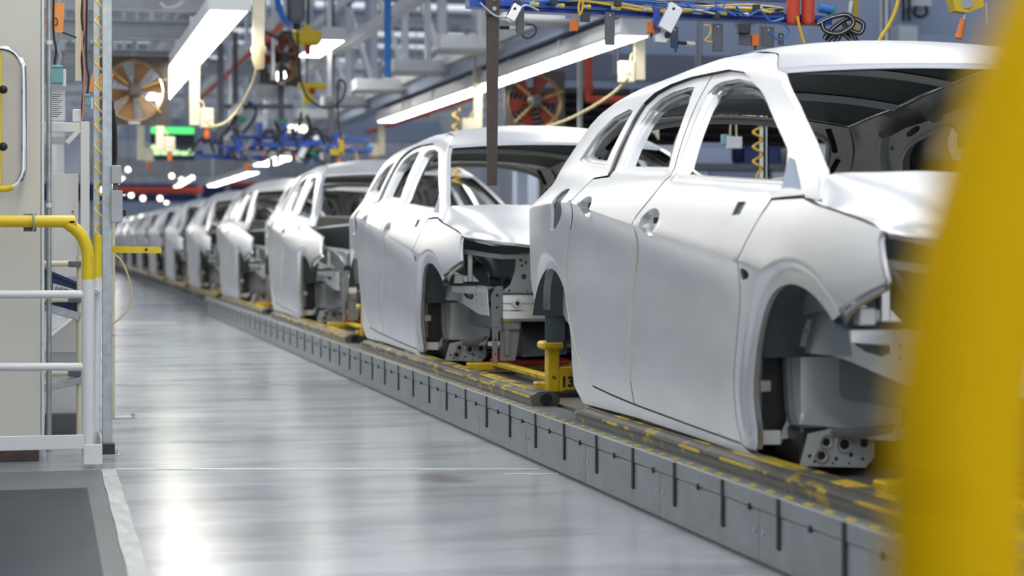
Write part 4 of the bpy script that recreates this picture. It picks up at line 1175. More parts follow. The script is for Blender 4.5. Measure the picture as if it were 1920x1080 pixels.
# ------------------------------------------------------------------ grippers over the line
YA = 8.75
def gripper(root):
    Y = YA
    def P(mb, name, m, par=root, smooth=False): return part(mb, name, m, par, smooth)
    # main frame: two cross beams joined by short struts
    zb = at(1200, 35, Y).z
    P(MB().prism([pt(880, 12, Y), pt(1000, 22, Y), pt(1560, 46, Y), pt(1560, 30, Y), pt(1000, 4, Y), pt(880, -2, Y)], (0, .09, 0)), 'front_beam', 'blue')
    P(MB().prism([pt(905, 9, Y - .03), pt(1545, 38, Y - .03), pt(1545, 33, Y - .03), pt(905, 4, Y - .03)], (0, .03, 0)), 'front_flange', 'blue')
    P(MB().prism([pt(900, -20, Y + .45), pt(1500, 2, Y + .45), pt(1500, -12, Y + .45), pt(900, -36, Y + .45)], (0, .09, 0)), 'rear_beam', 'blue')
    for px in (960, 1120, 1290, 1450):
        a = at(px, 10 + (px - 900) * .045, Y + .05); P(MB().box(a.x - .035, a.x + .035, Y + .05, Y + .5, a.z + .01, a.z + .06, .004), 'tie_beam', 'blue')
    for px in (1010, 1380):
        a = at(px, 0, Y + .3); P(MB().box(a.x - .04, a.x + .04, Y + .26, Y + .34, a.z + .03, a.z + .9, .004), 'hanger', 'blue')
    # long brown flat bar with two bolts at its top
    st = P(MB().prism([pt(912, 20, Y - .06), pt(936, 22, Y - .06), pt(932, 348, Y - .06), pt(914, 348, Y - .06)], (0, .012, 0)), 'hanging_bar', 'brown')
    P(pbox(911, 937, -30, 28, Y - .072, .012, .002), 'bar_clamp', 'brown', st)
    for py in (-3, 16): P(MB().cyl(pt(927, py, Y - .08), pt(927, py, Y - .065), .010, 12), 'bolt', 'galv', st, True)
    # hanging brackets
    for (p0, p1, q0, q1, dy) in ((968, 983, 14, 62, -.05), (1135, 1153, 22, 84, -.05), (1258, 1272, 50, 90, .0), (1337, 1356, 44, 96, -.04), (1386, 1408, 46, 84, -.04), (1430, 1452, 50, 88, -.04), (1460, 1470, 62, 84, .0)):
        b = P(pbox(p0, p1, q0, q1, Y + dy, .014, .002), 'bracket', 'grey_dk')
        P(MB().cyl(pt((p0 + p1) / 2, q0 + 6, Y + dy - .004), pt((p0 + p1) / 2, q0 + 6, Y + dy), .005, 8), 'bolt', 'galv', b, True)
    for (p0, p1, q0, q1) in ((1090, 1107, 22, 40), (1385, 1408, 44, 62)):
        P(pbox(p0, p1, q0, q1, Y - .07, .03, .002), 'block', 'dark')
    # orange sensors with black tips
    for (px, py) in ((1078, 48), (1222, 52), (1417, 76)):
        s_ = P(pbox(px - 7, px + 7, py - 11, py + 10, Y - .05, .03, .003), 'sensor', 'orange')
        P(MB().cyl(pt(px - 1, py + 10, Y - .035), pt(px - 1, py + 18, Y - .035), .006, 8, .003), 'sensor_tip', 'black', s_, True)
    # silver clamp cylinders
    R_ = Matrix.Rotation(math.radians(28), 3, 'Y')
    for (p0, p1, q0, q1, m_) in ((1242, 1270, 8, 60, 'steel_bright'), (955, 972, 8, 40, 'steel_bright')):
        a = at(p0, q1, Y - .09); b = at(p1, q0, Y - .09)
        c_ = P(MB().box(a.x, b.x, Y - .11, Y - .05, a.z, b.z, .004, R_), 'clamp_cylinder', m_)
        P(MB().cyl(pt(p1 - 6, q0 + 8, Y - .118), pt(p1 - 6, q0 + 8, Y - .108), .006, 10), 'port', 'black', c_, True)
    P(MB().prism([pt(1225, 12, Y - .06), pt(1238, 16, Y - .06), pt(1238, 60, Y - .06), pt(1226, 52, Y - .06)], (0, .05, 0)), 'clamp_bracket', 'blue')
    P(MB().prism([pt(1228, 66, Y - .07), pt(1244, 60, Y - .07), pt(1255, 72, Y - .07), pt(1248, 80, Y - .07), pt(1230, 78, Y - .07)], (0, .03, 0)), 'clamp_jaw', 'steel_in')
    P(MB().cyl(pt(1252, 66, Y - .08), pt(1252, 66, Y - .03), .014, 14), 'jaw_pivot', 'black', smooth=True)
    for (x0, y0, x1, y1) in ((937, 52, 972, 52), (1272, 80, 1302, 83)):
        v = P(MB().cyl(pt(x0, y0, Y - .03), pt((x0 + x1) / 2, (y0 + y1) / 2, Y - .03), .008, 10), 'valve', 'black', smooth=True)
        P(MB().cyl(pt((x0 + x1) / 2, (y0 + y1) / 2, Y - .03), pt(x1, y1, Y - .03), .013, 10), 'valve_body', 'panel_lt', v, True)
    P(MB().cyl(pt(1267, 72, Y - .04), pt(1267, 98, Y - .04), .007, 8), 'pin', 'blue', smooth=True)
    # hose and cable bundles lying on the beam
    rnd = random.Random(5)
    for k in range(16):
        m_ = ['hose_b', 'hose_b', 'cable', 'hose_y', 'hose_b', 'cable', 'hose_c', 'galv'][k % 8]
        path = []
        yy = Y - .05 + .16 * rnd.random(); lift = 6 + 18 * rnd.random(); ph = rnd.random() * 6
        x0 = 985 + 60 * rnd.random(); x1 = 1470 - 60 * rnd.random() * (k % 3)
        n = 9
        for i in range(n):
            px = x0 + (x1 - x0) * i / (n - 1)
            path.append(pt(px, 2 + (px - 900) * .048 - lift * .45 + 7 * math.sin(px * .013 * (1 + .2 * (k % 4)) + ph), yy))
        P(MB().tube(path, .0042 + .003 * rnd.random(), 6, smooth=4), 'hose', m_, smooth=True)
    for (path, m_, r) in (([(900, 5), (930, 30), (960, 28), (985, 10), (1010, 20)], 'galv', .005), ([(985, 45), (1002, 48), (1004, 62), (990, 72), (978, 66)], 'cable', .004), ([(1260, 40), (1270, 20), (1300, 18), (1340, 26)], 'hose_c', .005),
                          ([(1090, -5), (1093, 12), (1087, 28), (1085, 10), (1092, -6)], 'hose_y', .005), ([(1320, 47), (1332, 50), (1330, 66), (1322, 76), (1336, 79)], 'hose_y', .004), ([(1440, 60), (1462, 75), (1480, 60), (1470, 45)], 'hose_b', .004),
                          ([(1495, 30), (1500, 55), (1508, 82)], 'hose_y', .007), ([(1380, 12), (1400, 30), (1425, 20), (1445, 40), (1470, 35)], 'hose_b', .006), ([(1285, 5), (1310, 22), (1345, 14), (1380, 30)], 'hose_b', .005), ([(1350, 5), (1362, -8), (1352, 20), (1340, 4), (1350, 5)], 'hose_b', .004)):
        P(MB().tube([pt(*p, Y - .1) for p in path], r, 7, smooth=5), 'hose', m_, smooth=True)
    for px in (993, 1041, 1090, 1146, 1205, 1262, 1300, 1345, 1386):
        py = (px - 900) * .048 + 3
        f_ = P(MB().cyl(pt(px, py, Y - .085), pt(px + 11, py + 1, Y - .085), .009, 8), 'fitting', 'galv', smooth=True)
        P(MB().cyl(pt(px + 11, py + 1, Y - .085), pt(px + 17, py + 1, Y - .085), .010, 8), 'fitting_nut', 'hose_y', f_, True)
    for (px, py) in ((970, 6), (1040, 2), (1160, 6), (1345, 30), (1420, 14)):
        P(pbox(px - 6, px + 6, py - 6, py + 6, Y - .1, .03, .003), 'valve_block', 'dark' if px % 3 else 'navy')
    # red cylinders, plug and tray
    for px in (1487, 1515):
        rc = P(MB().cyl(pt(px, 46, Y - .05), pt(px, -60, Y - .05), .031, 20), 'red_cylinder', 'red_or', smooth=True)
        P(MB().cyl(pt(px, 47, Y - .05), pt(px, 43, Y - .05), .033, 20), 'cylinder_rim', 'red', rc, True)
    rc = P(pbox(1027, 1074, -12, 6, Y - .03, .1, .006), 'red_housing', 'red_or')
    P(MB().cyl(pt(1535, 15, Y), pt(1560, 20, Y), .02, 12), 'blue_plug', 'blue_lt', smooth=True)
    P(pbox(1556, 1568, 12, 28, Y - .01, .04, .003), 'green_plug', 'green')
gr = thing('gripper', 'blue overhead gripper frame with hoses and red cylinders above the near bodies', 'gripper', (2.6, YA, 1.6), group='blue overhead grippers')
gripper(gr)
g2 = copy_tree(gr); g2.location = (2.72, 22.9, 1.60); g2['label'] = 'distant blue overhead gripper frame above the fourth body'
for ch in list(g2.children):
    if ch.name.startswith(('hanging_bar', 'red_', 'hanger')):
        for q in list(ch.children): bpy.data.objects.remove(q)
        bpy.data.objects.remove(ch)
for x in (-.7, .6):
    MB().box(x - .035, x + .035, .26, .33, .28, 6.5).build('drop_beam', 'grey_dk', g2)
rnd = random.Random(21)
def gpart(mb, name, m, smooth=False): return part(mb, name, m, g2, smooth)
for k in range(46):
    px = rnd.uniform(372, 632); py = rnd.uniform(262, 300); Y = rnd.uniform(22.5, 23.3); q = k % 6
    if q == 0: gpart(MB().bar(pt(px, py - rnd.uniform(15, 50), Y), pt(px, py + rnd.uniform(4, 22), Y), .05, .03), 'drop_bracket', ('navy', 'grey_dk', 'blue', 'grey')[k % 4])
    elif q == 1: gpart(pbox(px - 6, px + 6, py - 6, py + 7, Y, .1, .008), 'valve_block', ('dark', 'navy', 'grey_lt', 'blue')[k % 4])
    elif q == 2: gpart(MB().tube([pt(px - 22, py + 4, Y), pt(px - 8, py - 18, Y), pt(px + 10, py - 26, Y), pt(px + 24, py + 2, Y)], .016, 6, smooth=4), 'cable_loop', ('cable', 'hose_b', 'cable', 'navy')[k % 4], True)
    elif q == 3: gpart(MB().cyl(pt(px, py + 8, Y), pt(px, py + 22, Y), .03, 8), 'sensor', ('grey_dk', 'navy', 'panel_lt', 'orange', 'grey_dk')[(k // 6) % 5], True)
    elif q == 4: gpart(MB().bar(pt(px - 26, py, Y), pt(px + 26, py + rnd.uniform(-5, 5), Y), .05, .05), 'cross_bar', ('navy', 'blue', 'dark')[k % 3])
    else: gpart(MB().cyl(pt(px, py, Y), pt(px + 8, py - 5, Y), .045, 10), 'clamp_cylinder', ('panel_lt', 'dark', 'navy', 'green')[(k // 6) % 4], True)
# cable chain
rnd = random.Random(3)
t = thing('cable_chain', 'tangled black cable chain with pale links right of the red cylinders', 'cable chain', pt(1575, 80, YA))
for k, path in enumerate(([(1532, 45), (1560, 32), (1590, 28), (1600, 45), (1575, 62), (1548, 58), (1540, 40)], [(1545, 72), (1565, 50), (1592, 34), (1618, 44), (1612, 62), (1585, 55), (1570, 75)],
                          [(1550, 78), (1575, 60), (1600, 78), (1580, 40)], [(1565, 80), (1590, 50), (1606, 78)])):
    part(MB().tube([pt(*p, YA - .1 + .03 * k) for p in path], .012, 8, smooth=6), 'chain', 'cable', t, True)
    Q = [Vector(pt(*p, YA - .112 + .03 * k)) for p in path]
    part(MB().tube(Q, .0016, 5, smooth=6), 'link_edge', 'paper', t, True)
part(MB().cyl(pt(1593, 30, YA - .05), pt(1597, 2, YA - .05), .012, 10), 'pipe_end', 'galv', t, True)
# hanging yellow cable, hoist with an orange handle
tag(MB().tube([pt(1690, -30, 9.5), pt(1682, 10, 9.5), pt(1668, 45, 9.5), pt(1646, 82, 9.5), pt(1635, 140, 9.5)], .010, 8, smooth=5).build('yellow_cable', 'hose_y', None, True), 'yellow cable hanging behind the roof of the nearest body', 'cable')
t = thing('lever_hoist', 'yellow worn lever hoist with orange handle at the top right', 'hoist', pt(1810, 20, 7.6))
part(MB().prism([pt(1782, -20, 7.6), pt(1842, -20, 7.6), pt(1845, 12, 7.6), pt(1815, 24, 7.6), pt(1792, 20, 7.6)], (0, .06, 0)), 'housing', 'yellow', t)
part(MB().cyl(pt(1812, 2, 7.59), pt(1812, 2, 7.6), .03, 16), 'hub_plate', 'grey', t, True)
part(MB().cyl(pt(1812, 18, 7.62), pt(1806, 40, 7.62), .007, 8), 'lever', 'galv', t, True)
part(MB().tube([pt(1806, 36, 7.62), pt(1797, 72, 7.62)], lambda u: .011 + .005 * u, 12), 'grip', 'orange', t, True)
part(MB().tube([pt(1848, 5, 7.6), pt(1850, 45, 7.6)], .006, 6), 'chain_end', 'galv', t, True)

# ------------------------------------------------------------------ fans
def fan(px, py, Y, size, label, blade, rz=0., ringm='fan_ring'):
    c = at(px, py, Y)
    t = thing('fan', label, 'fan', tuple(c), rz, 'square wall fans')
    h = size / 2
    fr = MB()
    tris_out = [(-h, -h), (h, -h), (h, h), (-h, h)]
    fr.plate(tris_out, [circle((0, 0), h * .90, 32)], lambda x, z: (x, 0, z), None, .03, (0, 1, 0))
    fr.build('frame_plate', 'fan_frame', t)
    MB().box(-h, h, .03, .05, h - .02, h).box(-h, h, .03, .05, -h, -h + .02).build('frame_flange', 'fan_frame', t)
    def ringf(u, v):
        a = 2 * math.pi * u; r = h * (.90 - .06 * math.sin(math.pi * v)); return (r * math.cos(a), -.02 + .16 * v, r * math.sin(a))
    MB().grid(40, 6, ringf).build('duct_ring', ringm, t, True)
    MB().box(-h * .19, h * .19, -.10, .08, -h * .19, h * .19, .02).build('motor', 'fan_hub', t)
    for k in range(6):
        a0 = math.radians(60 * k + 12)
        def bl(u, v):
            r = h * (.2 + .62 * v); a = a0 + (u - .5) * .62; return (r * math.cos(a), .05 + .06 * (u - .5), r * math.sin(a))
        b = MB().grid(4, 5, bl).build('blade', blade, t, True)
    for a in (20, 140, 225, 320):
        a = math.radians(a)
        MB().cyl((h * .15 * math.cos(a), -.05, h * .15 * math.sin(a)), (h * .98 * math.cos(a), -.03, h * .98 * math.sin(a)), .010, 8).build('motor_strut', 'fan_ring', t, True)
    g_ = MB()
    for r in (.35, .5, .65, .8): g_.ring((0, .12, 0), (0, 1, 0), h * r - .003, h * r + .003, .004, 36)
    g_.build('rear_grille', 'grey', t)
    MB().box(-.05, .05, -.005, .0, -h * .97, -h * .9).build('maker_plate', 'white_c', t)
    MB().box(-h * .05, h * .05, .04, .09, h, 8.2 - c.z).build('hanger', 'grey', t)
    return t
fan(1003, 190, 18.5, .60, 'square fan with dull red blades right of the brown hanging bar', 'fan_red')
fan(252, 170, 17.5, .60, 'square fan with tan blades at the upper left', 'fan_tan')
fan(528, 108, 23.5, .66, 'dark square fan turned sideways below the yellow hoist', 'fan_red', math.radians(38))

# ------------------------------------------------------------------ cream droppers with socket box and orange lamp
def dropper(X, Y, z_top, z_bot, side, label, lamp=True, w_=.085, box=True):
    t = thing('socket_dropper', label, 'dropper', (X, Y, z_bot), group='cream socket droppers')
    MB().box(-w_ / 2, w_ / 2, 0, .03, 0, z_top - z_bot, .004).build('profile', 'cream', t)
    if not box:
        MB().box(-w_ / 2 - .01, w_ / 2 + .01, -.01, .04, 0, .05, .004).build('end_cap', 'cream', t)
        return t
    x0 = side * (w_ / 2 + .002)
    MB().box(x0, x0 + side * .11, -.02, .07, -.02, .14, .006).build('socket_box', 'cream', t)
    MB().cyl((x0 + side * .055, -.022, .06), (x0 + side * .055, -.03, .06), .018, 12).build('socket', 'grey_lt', t, True)
    if lamp:
        MB().cyl((x0 + side * .055, .02, -.02), (x0 + side * .055, .02, -.085), .024, 14).sphere((x0 + side * .055, .02, -.09), .024, 12, 8).build('orange_lamp', 'orange', t, True)
    MB().tube([(x0 + side * .03, 0, .14), (x0 + side * .02, 0, .19), (x0 - side * .02, 0, .2)], .008, 6, smooth=4).build('lead', 'hose_c', t, True)
    return t
for (px, pyt, pyb, Y, sd, l) in ((365, 60, 235, 16.2, 1, 'nearest cream dropper with socket box and orange lamp over the walkway'), (300, 120, 282, 20.6, 1, 'middle cream dropper with orange lamp under the walkway lights'), (264, 190, 300, 24.2, 1, 'farthest small cream dropper beside the green screen'),
                                 (485, -60, 100, 14.0, 1, 'plain cream dropper hanging at the top left of the yellow hoist'),
                                 (1200, -30, 150, 14.2, -1, 'cream dropper with flat box right of the lit row'), (896, 100, 250, 18.2, -1, 'cream dropper behind the brown hanging bar'), (716, 175, 290, 24.6, -1, 'cream dropper at the far end of the lit row')):
    a = at(px, pyt, Y); b = at(px, pyb, Y)
    dropper(b.x, Y, a.z, b.z, sd, l, px not in (485, 1200), box=px != 485)
tag(MB().tube([pt(384, 226, 16.0), pt(400, 236, 16.0), pt(425, 228, 16.0), pt(450, 200, 16.0), pt(472, 160, 15.5), pt(484, 118, 14.1)], .010, 7, smooth=5).build('cream_cable', 'hose_c', None, True), 'cream cable swinging from the socket box up to the dropper', 'cable')
tag(MB().tube([pt(1180, 145, 14.0), pt(1150, 175, 14.6), pt(1100, 207, 15.2), pt(1050, 230, 16.0), pt(1000, 245, 17.0)], .012, 8, smooth=4).build('cream_hose', 'hose_c', None, True), 'cream hose running down left from the flat box past the red fan', 'hose')
t = thing('work_glove', 'tan work glove hung on the end of the plain dropper', 'glove', pt(487, 130, 13.95))
part(MB().tube([pt(487, 85, 13.95), pt(484, 105, 13.95), pt(487, 130, 13.95)], lambda u: .028 + .018 * math.sin(u * 3), 10, smooth=4), 'palm', 'hose_c', t, True)
for k in range(4):
    part(MB().tube([pt(480 + 5 * k, 96, 13.93), pt(479 + 5.4 * k, 84 + abs(k - 1.5) * 3, 13.93)], .010, 8), 'finger', 'hose_c', t, True)

# ------------------------------------------------------------------ steel structure over the right side
Xt = 3.95
t = thing('truss', 'grey steel lattice girder running above the right light row', 'girder', (Xt, 20, 2.6))
part(MB().box(Xt - .05, Xt + .05, 12.5, 40, 2.62, 2.74, .004), 'lower_chord', 'grey_lt', t)
part(MB().box(Xt - .05, Xt + .05, 12.5, 40, 4.0, 4.12, .004), 'upper_chord', 'grey_lt', t)
Y = 13.4; k = 0
while Y < 39:
    part(MB().box(Xt - .035, Xt + .035, Y - .05, Y + .05, 2.74, 4.0, .003), 'vertical', 'grey_lt', t)
    a, b = ((Xt, Y, 2.74), (Xt, Y + 2.1, 4.0)) if k % 2 else ((Xt, Y, 4.0), (Xt, Y + 2.1, 2.74))
    part(MB().bar((Xt, Y, 2.74), (Xt, Y + 2.1, 4.0), .05, .06), 'diagonal', 'grey_lt', t)
    Y += 2.1; k += 1
rail = thing('cable_tray', 'dark grey cable tray between lattice girder and light row', 'cable tray', (4.05, 20, 2.5))
part(MB().box(3.98, 4.2, 13.2, 34, 2.51, 2.53), 'tray_floor', 'bluegrey', rail)
part(MB().box(3.97, 3.985, 13.2, 34, 2.50, 2.60, .002), 'tray_side', 'bluegrey', rail)
part(MB().box(4.2, 4.215, 13.2, 34, 2.50, 2.60, .002), 'tray_side', 'bluegrey', rail)
TRL = ['nearest', 'second', 'third', 'fourth', 'fifth', 'farthest']
for i, Y in enumerate((14.6, 17.0, 19.4, 21.8, 24.4, 27.0)):
    b = thing('support_bracket', '%s grey sheet-metal bracket crossing under the lattice girder' % TRL[i], 'bracket', (3.4, Y, 2.5), group='cross brackets under the girder')
    MB().box(0, .75, 0, .32, .06, .18, .006).build('web', 'grey_lt', b)
    MB().box(-.02, .77, -.03, .35, .04, .06, .003).build('flange', 'grey', b)
    MB().box(.35, .40, .1, .2, .18, 1.2, .003).build('drop_rod', 'grey_lt', b)
# walkway-side gantry: cross beams at upper left
GB = ['nearest upper grey cross beam at the top left', 'second grey cross beam above the tan fan', 'third grey cross beam behind the tan fan', 'fourth grey cross beam farther down the walkway', 'fifth grey cross beam farther down the walkway', 'sixth grey cross beam deep in the hall']
for i, (Y, z, x0, x1, hh) in enumerate(((15.2, 2.62, -.6, 1.35, .14), (17.2, 2.60, -.6, 1.6, .14), (18.6, 2.52, .2, 1.5, .10), (24.5, 3.0, -.5, 1.6, .16), (29, 3.3, -.5, 3.7, .2), (34, 3.6, -.5, 3.7, .2))):
    t = thing('overhead_beam', GB[i], 'beam', ((x0 + x1) / 2, Y, z), group='cross beams over the walkway')
    part(MB().box(x0, x1, Y, Y + .02, z, z + hh).box(x0, x1, Y - .06, Y + .08, z + hh, z + hh + .012).box(x0, x1, Y - .06, Y + .08, z - .012, z), 'beam', 'grey', t)
    for x in (x0 + .2, x1 - .15):
        part(MB().box(x - .03, x + .03, Y + .02, Y + .08, z + hh, z + 2.2), 'hanger', 'grey', t)
LG = thing('girder', 'long grey girder carrying the walkway lights', 'girder', (1.1, 18, 2.9))
part(MB().box(1.13, 1.31, 13.0, 36, 2.80, 2.82).box(1.21, 1.23, 13, 36, 2.82, 3.0).box(1.13, 1.31, 13, 36, 3.0, 3.02), 'beam', 'grey_lt', LG)
for Y in (15, 19, 23, 27, 31, 35): part(MB().box(1.19, 1.25, Y, Y + .06, 3.02, 4.6), 'hanger', 'grey_lt', LG)

# ------------------------------------------------------------------ pipes
def pipe(path, r, m, name, label, flanges=()):
    t = thing(name, label, 'pipe', path[0])
    part(MB().tube(path, r, 12), 'pipe', m, t, True)
    for q in (path[0], path[-1]):
        part(MB().cyl((q[0], q[1], q[2]), (q[0], q[1], 8.2), .006, 6), 'hanger_rod', 'galv', t)
    for f in flanges: part(MB().tube([Vector(f) - Vector((0, .04, 0)), Vector(f) + Vector((0, .04, 0))], r * 1.35, 12), 'coupling', m, t, True)
    return t
pipe([(2.3, 18.5, 3.0), (2.3, 31, 3.0)], .03, 'red_or', 'sprinkler_pipe', 'red pipe slanting across the upper left above the walkway', [(2.3, 22, 3.0), (2.3, 26, 3.0)])
pipe([(4.62, 21.3, 2.45), (4.62, 28.5, 2.45)], .036, 'red_or', 'sprinkler_pipe', 'red pipe below the right light row', [(4.62, 24, 2.45)])
a = at(727, 70, 17.5)
pipe([(a.x, 17.5, 4.5), (a.x, 17.5, at(727, 145, 17.5).z)], .032, 'blue_lt', 'air_pipe', 'bright blue vertical pipe in front of the lattice girder')
p = [pt(1103, 70, 20), pt(1103, 178, 20), pt(1103, 186, 20), pt(1112, 187, 20), pt(1185, 187, 20)]
t = pipe(p, .042, 'red_or', 'sprinkler_pipe', 'red pipe with elbow right of the red-bladed fan')
part(MB().cyl(pt(1103, 160, 20), pt(1103, 168, 20), .06, 12), 'flange', 'red_or', t, True)
pipe([pt(205, 357, 46), pt(380, 357, 46)], .075, 'red_or', 'sprinkler_pipe', 'far red pipe crossing above the distant bodies')
pipe([pt(415, 345, 52), pt(520, 345, 52)], .05, 'red_or', 'sprinkler_pipe', 'faint red pipe far behind the fourth body')

# tool balancer with air motor and hoses over the walkway side of the line
t = thing('air_tool', 'dark air tool with blue hose hanging at the top centre left', 'tool', pt(545, 40, 17))
part(MB().box(at(540, 0, 17).x, at(572, 0, 17).x, 17, 17.15, at(550, 42, 17).z, at(550, -10, 17).z, .03), 'motor', 'grey_dk', t)
part(MB().cyl(pt(556, 42, 17.07), pt(556, 56, 17.07), .03, 10), 'chuck', 'black', t, True)
part(MB().tube([pt(517, -20, 17), pt(524, 15, 17), pt(533, 38, 17), pt(545, 45, 17)], .026, 8, smooth=5), 'blue_hose', 'hose_b', t, True)
part(MB().cyl(pt(556, -10, 17.07), pt(556, -120, 17.07), .01, 6), 'rope', 'cable', t)
part(MB().tube([pt(498, 60, 17), pt(520, 70, 17), pt(540, 60, 17), pt(555, 90, 17)], .014, 7, smooth=5), 'black_hose', 'cable', t, True)
for i, (px, w_, Y, py1) in enumerate(((431, 6, 26, 250), (497, 7, 27, 240), (512, 5, 22, 150), (618, 8, 21, 190), (372, 8, 28, 170), (462, 5, 30, 260))):
    a = at(px, -40, Y); b = at(px, py1, Y); hw_ = w_ * pxm(px, Y) / 2
    t = thing('drop_post', '%s pale steel drop post over the walkway' % ORD[i], 'post', tuple(b), group='drop posts')
    MB().box(-hw_, hw_, 0, .05, 0, a.z - b.z, .004).build('profile', 'white_c' if i % 2 else 'grey_lt', t)
    MB().box(-hw_ * 1.6, hw_ * 1.6, -.01, .06, 0, .06, .004).build('end_bracket', 'grey', t)
# long grey trunking that runs down the hall between walkway and line
t = thing('trunking', 'long pale cable trunking running down the hall above the walkway', 'trunking', (2.6, 24, 3.3))
part(MB().box(2.55, 2.7, 16, 45, 3.3, 3.45, .005), 'trunk', 'grey_lt', t)
for Y in (18, 22, 26, 30, 34, 38, 42): part(MB().box(2.61, 2.64, Y, Y + .04, 3.45, 8.2), 'drop_rod', 'grey', t)
t = thing('trunking', 'lipped white trunking beside the lattice girder', 'trunking', (3.2, 24, 3.0))
part(MB().box(3.3, 3.42, 16, 45, 3.05, 3.14, .005), 'trunk', 'white_c', t)
part(MB().box(3.29, 3.3, 16, 45, 3.04, 3.15), 'side_lip', 'grey_lt', t)
for Y in (18, 24, 30, 36, 42): part(MB().box(3.35, 3.37, Y, Y + .03, 3.14, 8.2), 'drop_rod', 'grey', t)
# ------------------------------------------------------------------ hall shell
M['hall_wall'] = mat('hall_wall_sheet', (.56, .57, .60), .6, noise=(.6, .15))
M['roof_sheet'] = mat('roof_sheet', (.55, .58, .62), .6)
struct(MB().box(-9, 18, 80, 80.3, 0, 8.2).build('wall_back', 'hall_wall'))
struct(MB().box(-8.3, -8, -9, 80, 0, 8.2).build('wall_left', 'hall_wall'))
struct(MB().box(16, 16.3, -9, 80, 0, 8.2).build('wall_right', 'hall_wall'))
# roof: sheet bays with open roof lights between them
ce = struct(MB().box(-8.3, 16.3, -9, -7.5, 8.2, 8.3).build('ceiling', 'roof_sheet'))
me = None
Y = -5.0
while Y < 79:
    o, me = shared(MB().box(-8.3, 16.3, 0, 2.1, 8.2, 8.3), 'roof_bay', 'roof_sheet', ce, (0, Y, 0), me)
    Y += 4.2
# booth wall facing the camera on the right
YB = 21.0
def zpx(py, px, Y): return at(px, py, Y).z
bw = MB().box(5.05, 15.9, YB, YB + .2, 0, 6.5).build('wall_booth', 'bluegrey'); struct(bw)
z0, z1 = zpx(150, 1200, YB), zpx(102, 1200, YB)
struct(MB().box(5.05, 15.9, YB - .03, YB, z0, z1).build('trim_20', 'bluegrey_dk'))
# ventilation louvres under it
zl0, zl1 = zpx(302, 1300, YB), zpx(170, 1300, YB)
lv = thing('louvre_wall', 'dark brown louvred wall behind the windows of the nearest body', 'louvre', (6, YB - .3, 0))
part(MB().box(4.9, 15.8, YB - .1, YB - .04, zl0, zl1), 'backing', 'louver', lv)
n = 9
for i in range(n):
    z = zl0 + (zl1 - zl0) * (i + .5) / n
    part(MB().prism([(4.9, YB - .1, z + .035), (4.9, YB - .26, z - .02), (4.9, YB - .25, z - .035), (4.9, YB - .1, z + .02)], (10.9, 0, 0)), 'slat', 'louver', lv)
# lower part: white doors with a red stripe, blue crates in front
ld = thing('locker_row', 'row of pale lockers with one red upright behind the front window', 'locker', (6, 19.5, 0))
for i in range(12):
    x = 4.9 + .62 * i
    part(MB().box(x, x + .60, 19.5, 19.9, 0, zpx(318, 1350, 19.5), .006), 'locker_door', 'white_c' if i % 3 else 'bluegrey', ld)
part(MB().box(6.42, 6.48, 19.44, 19.5, 0, 1.75), 'red_upright', 'red_or', ld)
shelf = thing('crate_shelf', 'dark shelf beam carrying blue-grey crates under the louvres', 'shelf', (6, 18.6, 0))
part(MB().box(4.7, 13, 18.4, 19.2, zpx(318, 1350, 18.6), zpx(308, 1350, 18.6)), 'shelf_board', 'grey_dk', shelf)
for x in (4.8, 7.0, 9.4): part(MB().box(x, x + .06, 18.5, 18.56, 0, zpx(318, 1350, 18.6)), 'upright', 'grey_dk', shelf)
for i in range(9):
    x = 4.75 + .5 * i
    c = thing('crate', '%s blue-grey crate from the left on the dark shelf' % ORD[i], 'crate', (x + .2, 18.7, zpx(308, 1350, 18.6)), group='crates on the dark shelf')
    mm = ('bluegrey', 'navy', 'grey_lt')[i % 3]
    MB().box(-.2, .2, -.2, .2, 0, .02).box(-.2, .2, -.2, -.185, .02, .17 + .03 * (i % 2)).box(-.2, .2, .185, .2, .02, .17).box(-.2, -.185, -.2, .2, .02, .17).box(.185, .2, -.2, .2, .02, .17).build('crate_body', mm, c)
    MB().box(-.215, .215, -.215, -.2, .15 + .03 * (i % 2), .175 + .03 * (i % 2), .004).build('crate_rim', mm, c)
# columns and fittings on the right
CL = [(1090, 7, 19.4, 'slim white column left of the red elbow pipe', 105, 330), (1425 + 12, 10, 12.2, 'grey channel post beside the yellow coil seen through the front window', 190, 700),
      (1662, 12, 17.0, 'white column at the top right behind the roof', -60, 500), (1312, 7, 20.2, 'thin grey column above the nearest roof', -60, 400), (1158, 8, 20.0, 'short white bracket post on the booth wall', 40, 140), (1430, 8, 20.5, 'pale conduit on the booth wall behind the brackets', -60, 120)]
for (px, wp, Y, l, q0, q1) in CL:
    a = at(px, q0, Y); w_ = wp * pxm(px, Y); zb_ = 0 if q1 > 300 else at(px, q1, Y).z
    t = thing('column', l, 'column', (a.x, Y, zb_))
    MB().box(-w_ / 2, w_ / 2, 0, .012, 0, a.z - zb_).box(-w_ / 2, -w_ / 2 + .012, 0, .08, 0, a.z - zb_).box(w_ / 2 - .012, w_ / 2, 0, .08, 0, a.z - zb_).build('channel', 'grey_lt' if 'grey' in l else 'white_c', t)
    MB().box(-w_, w_, -.03, .1, 0, .015).build('foot_plate', 'grey', t)
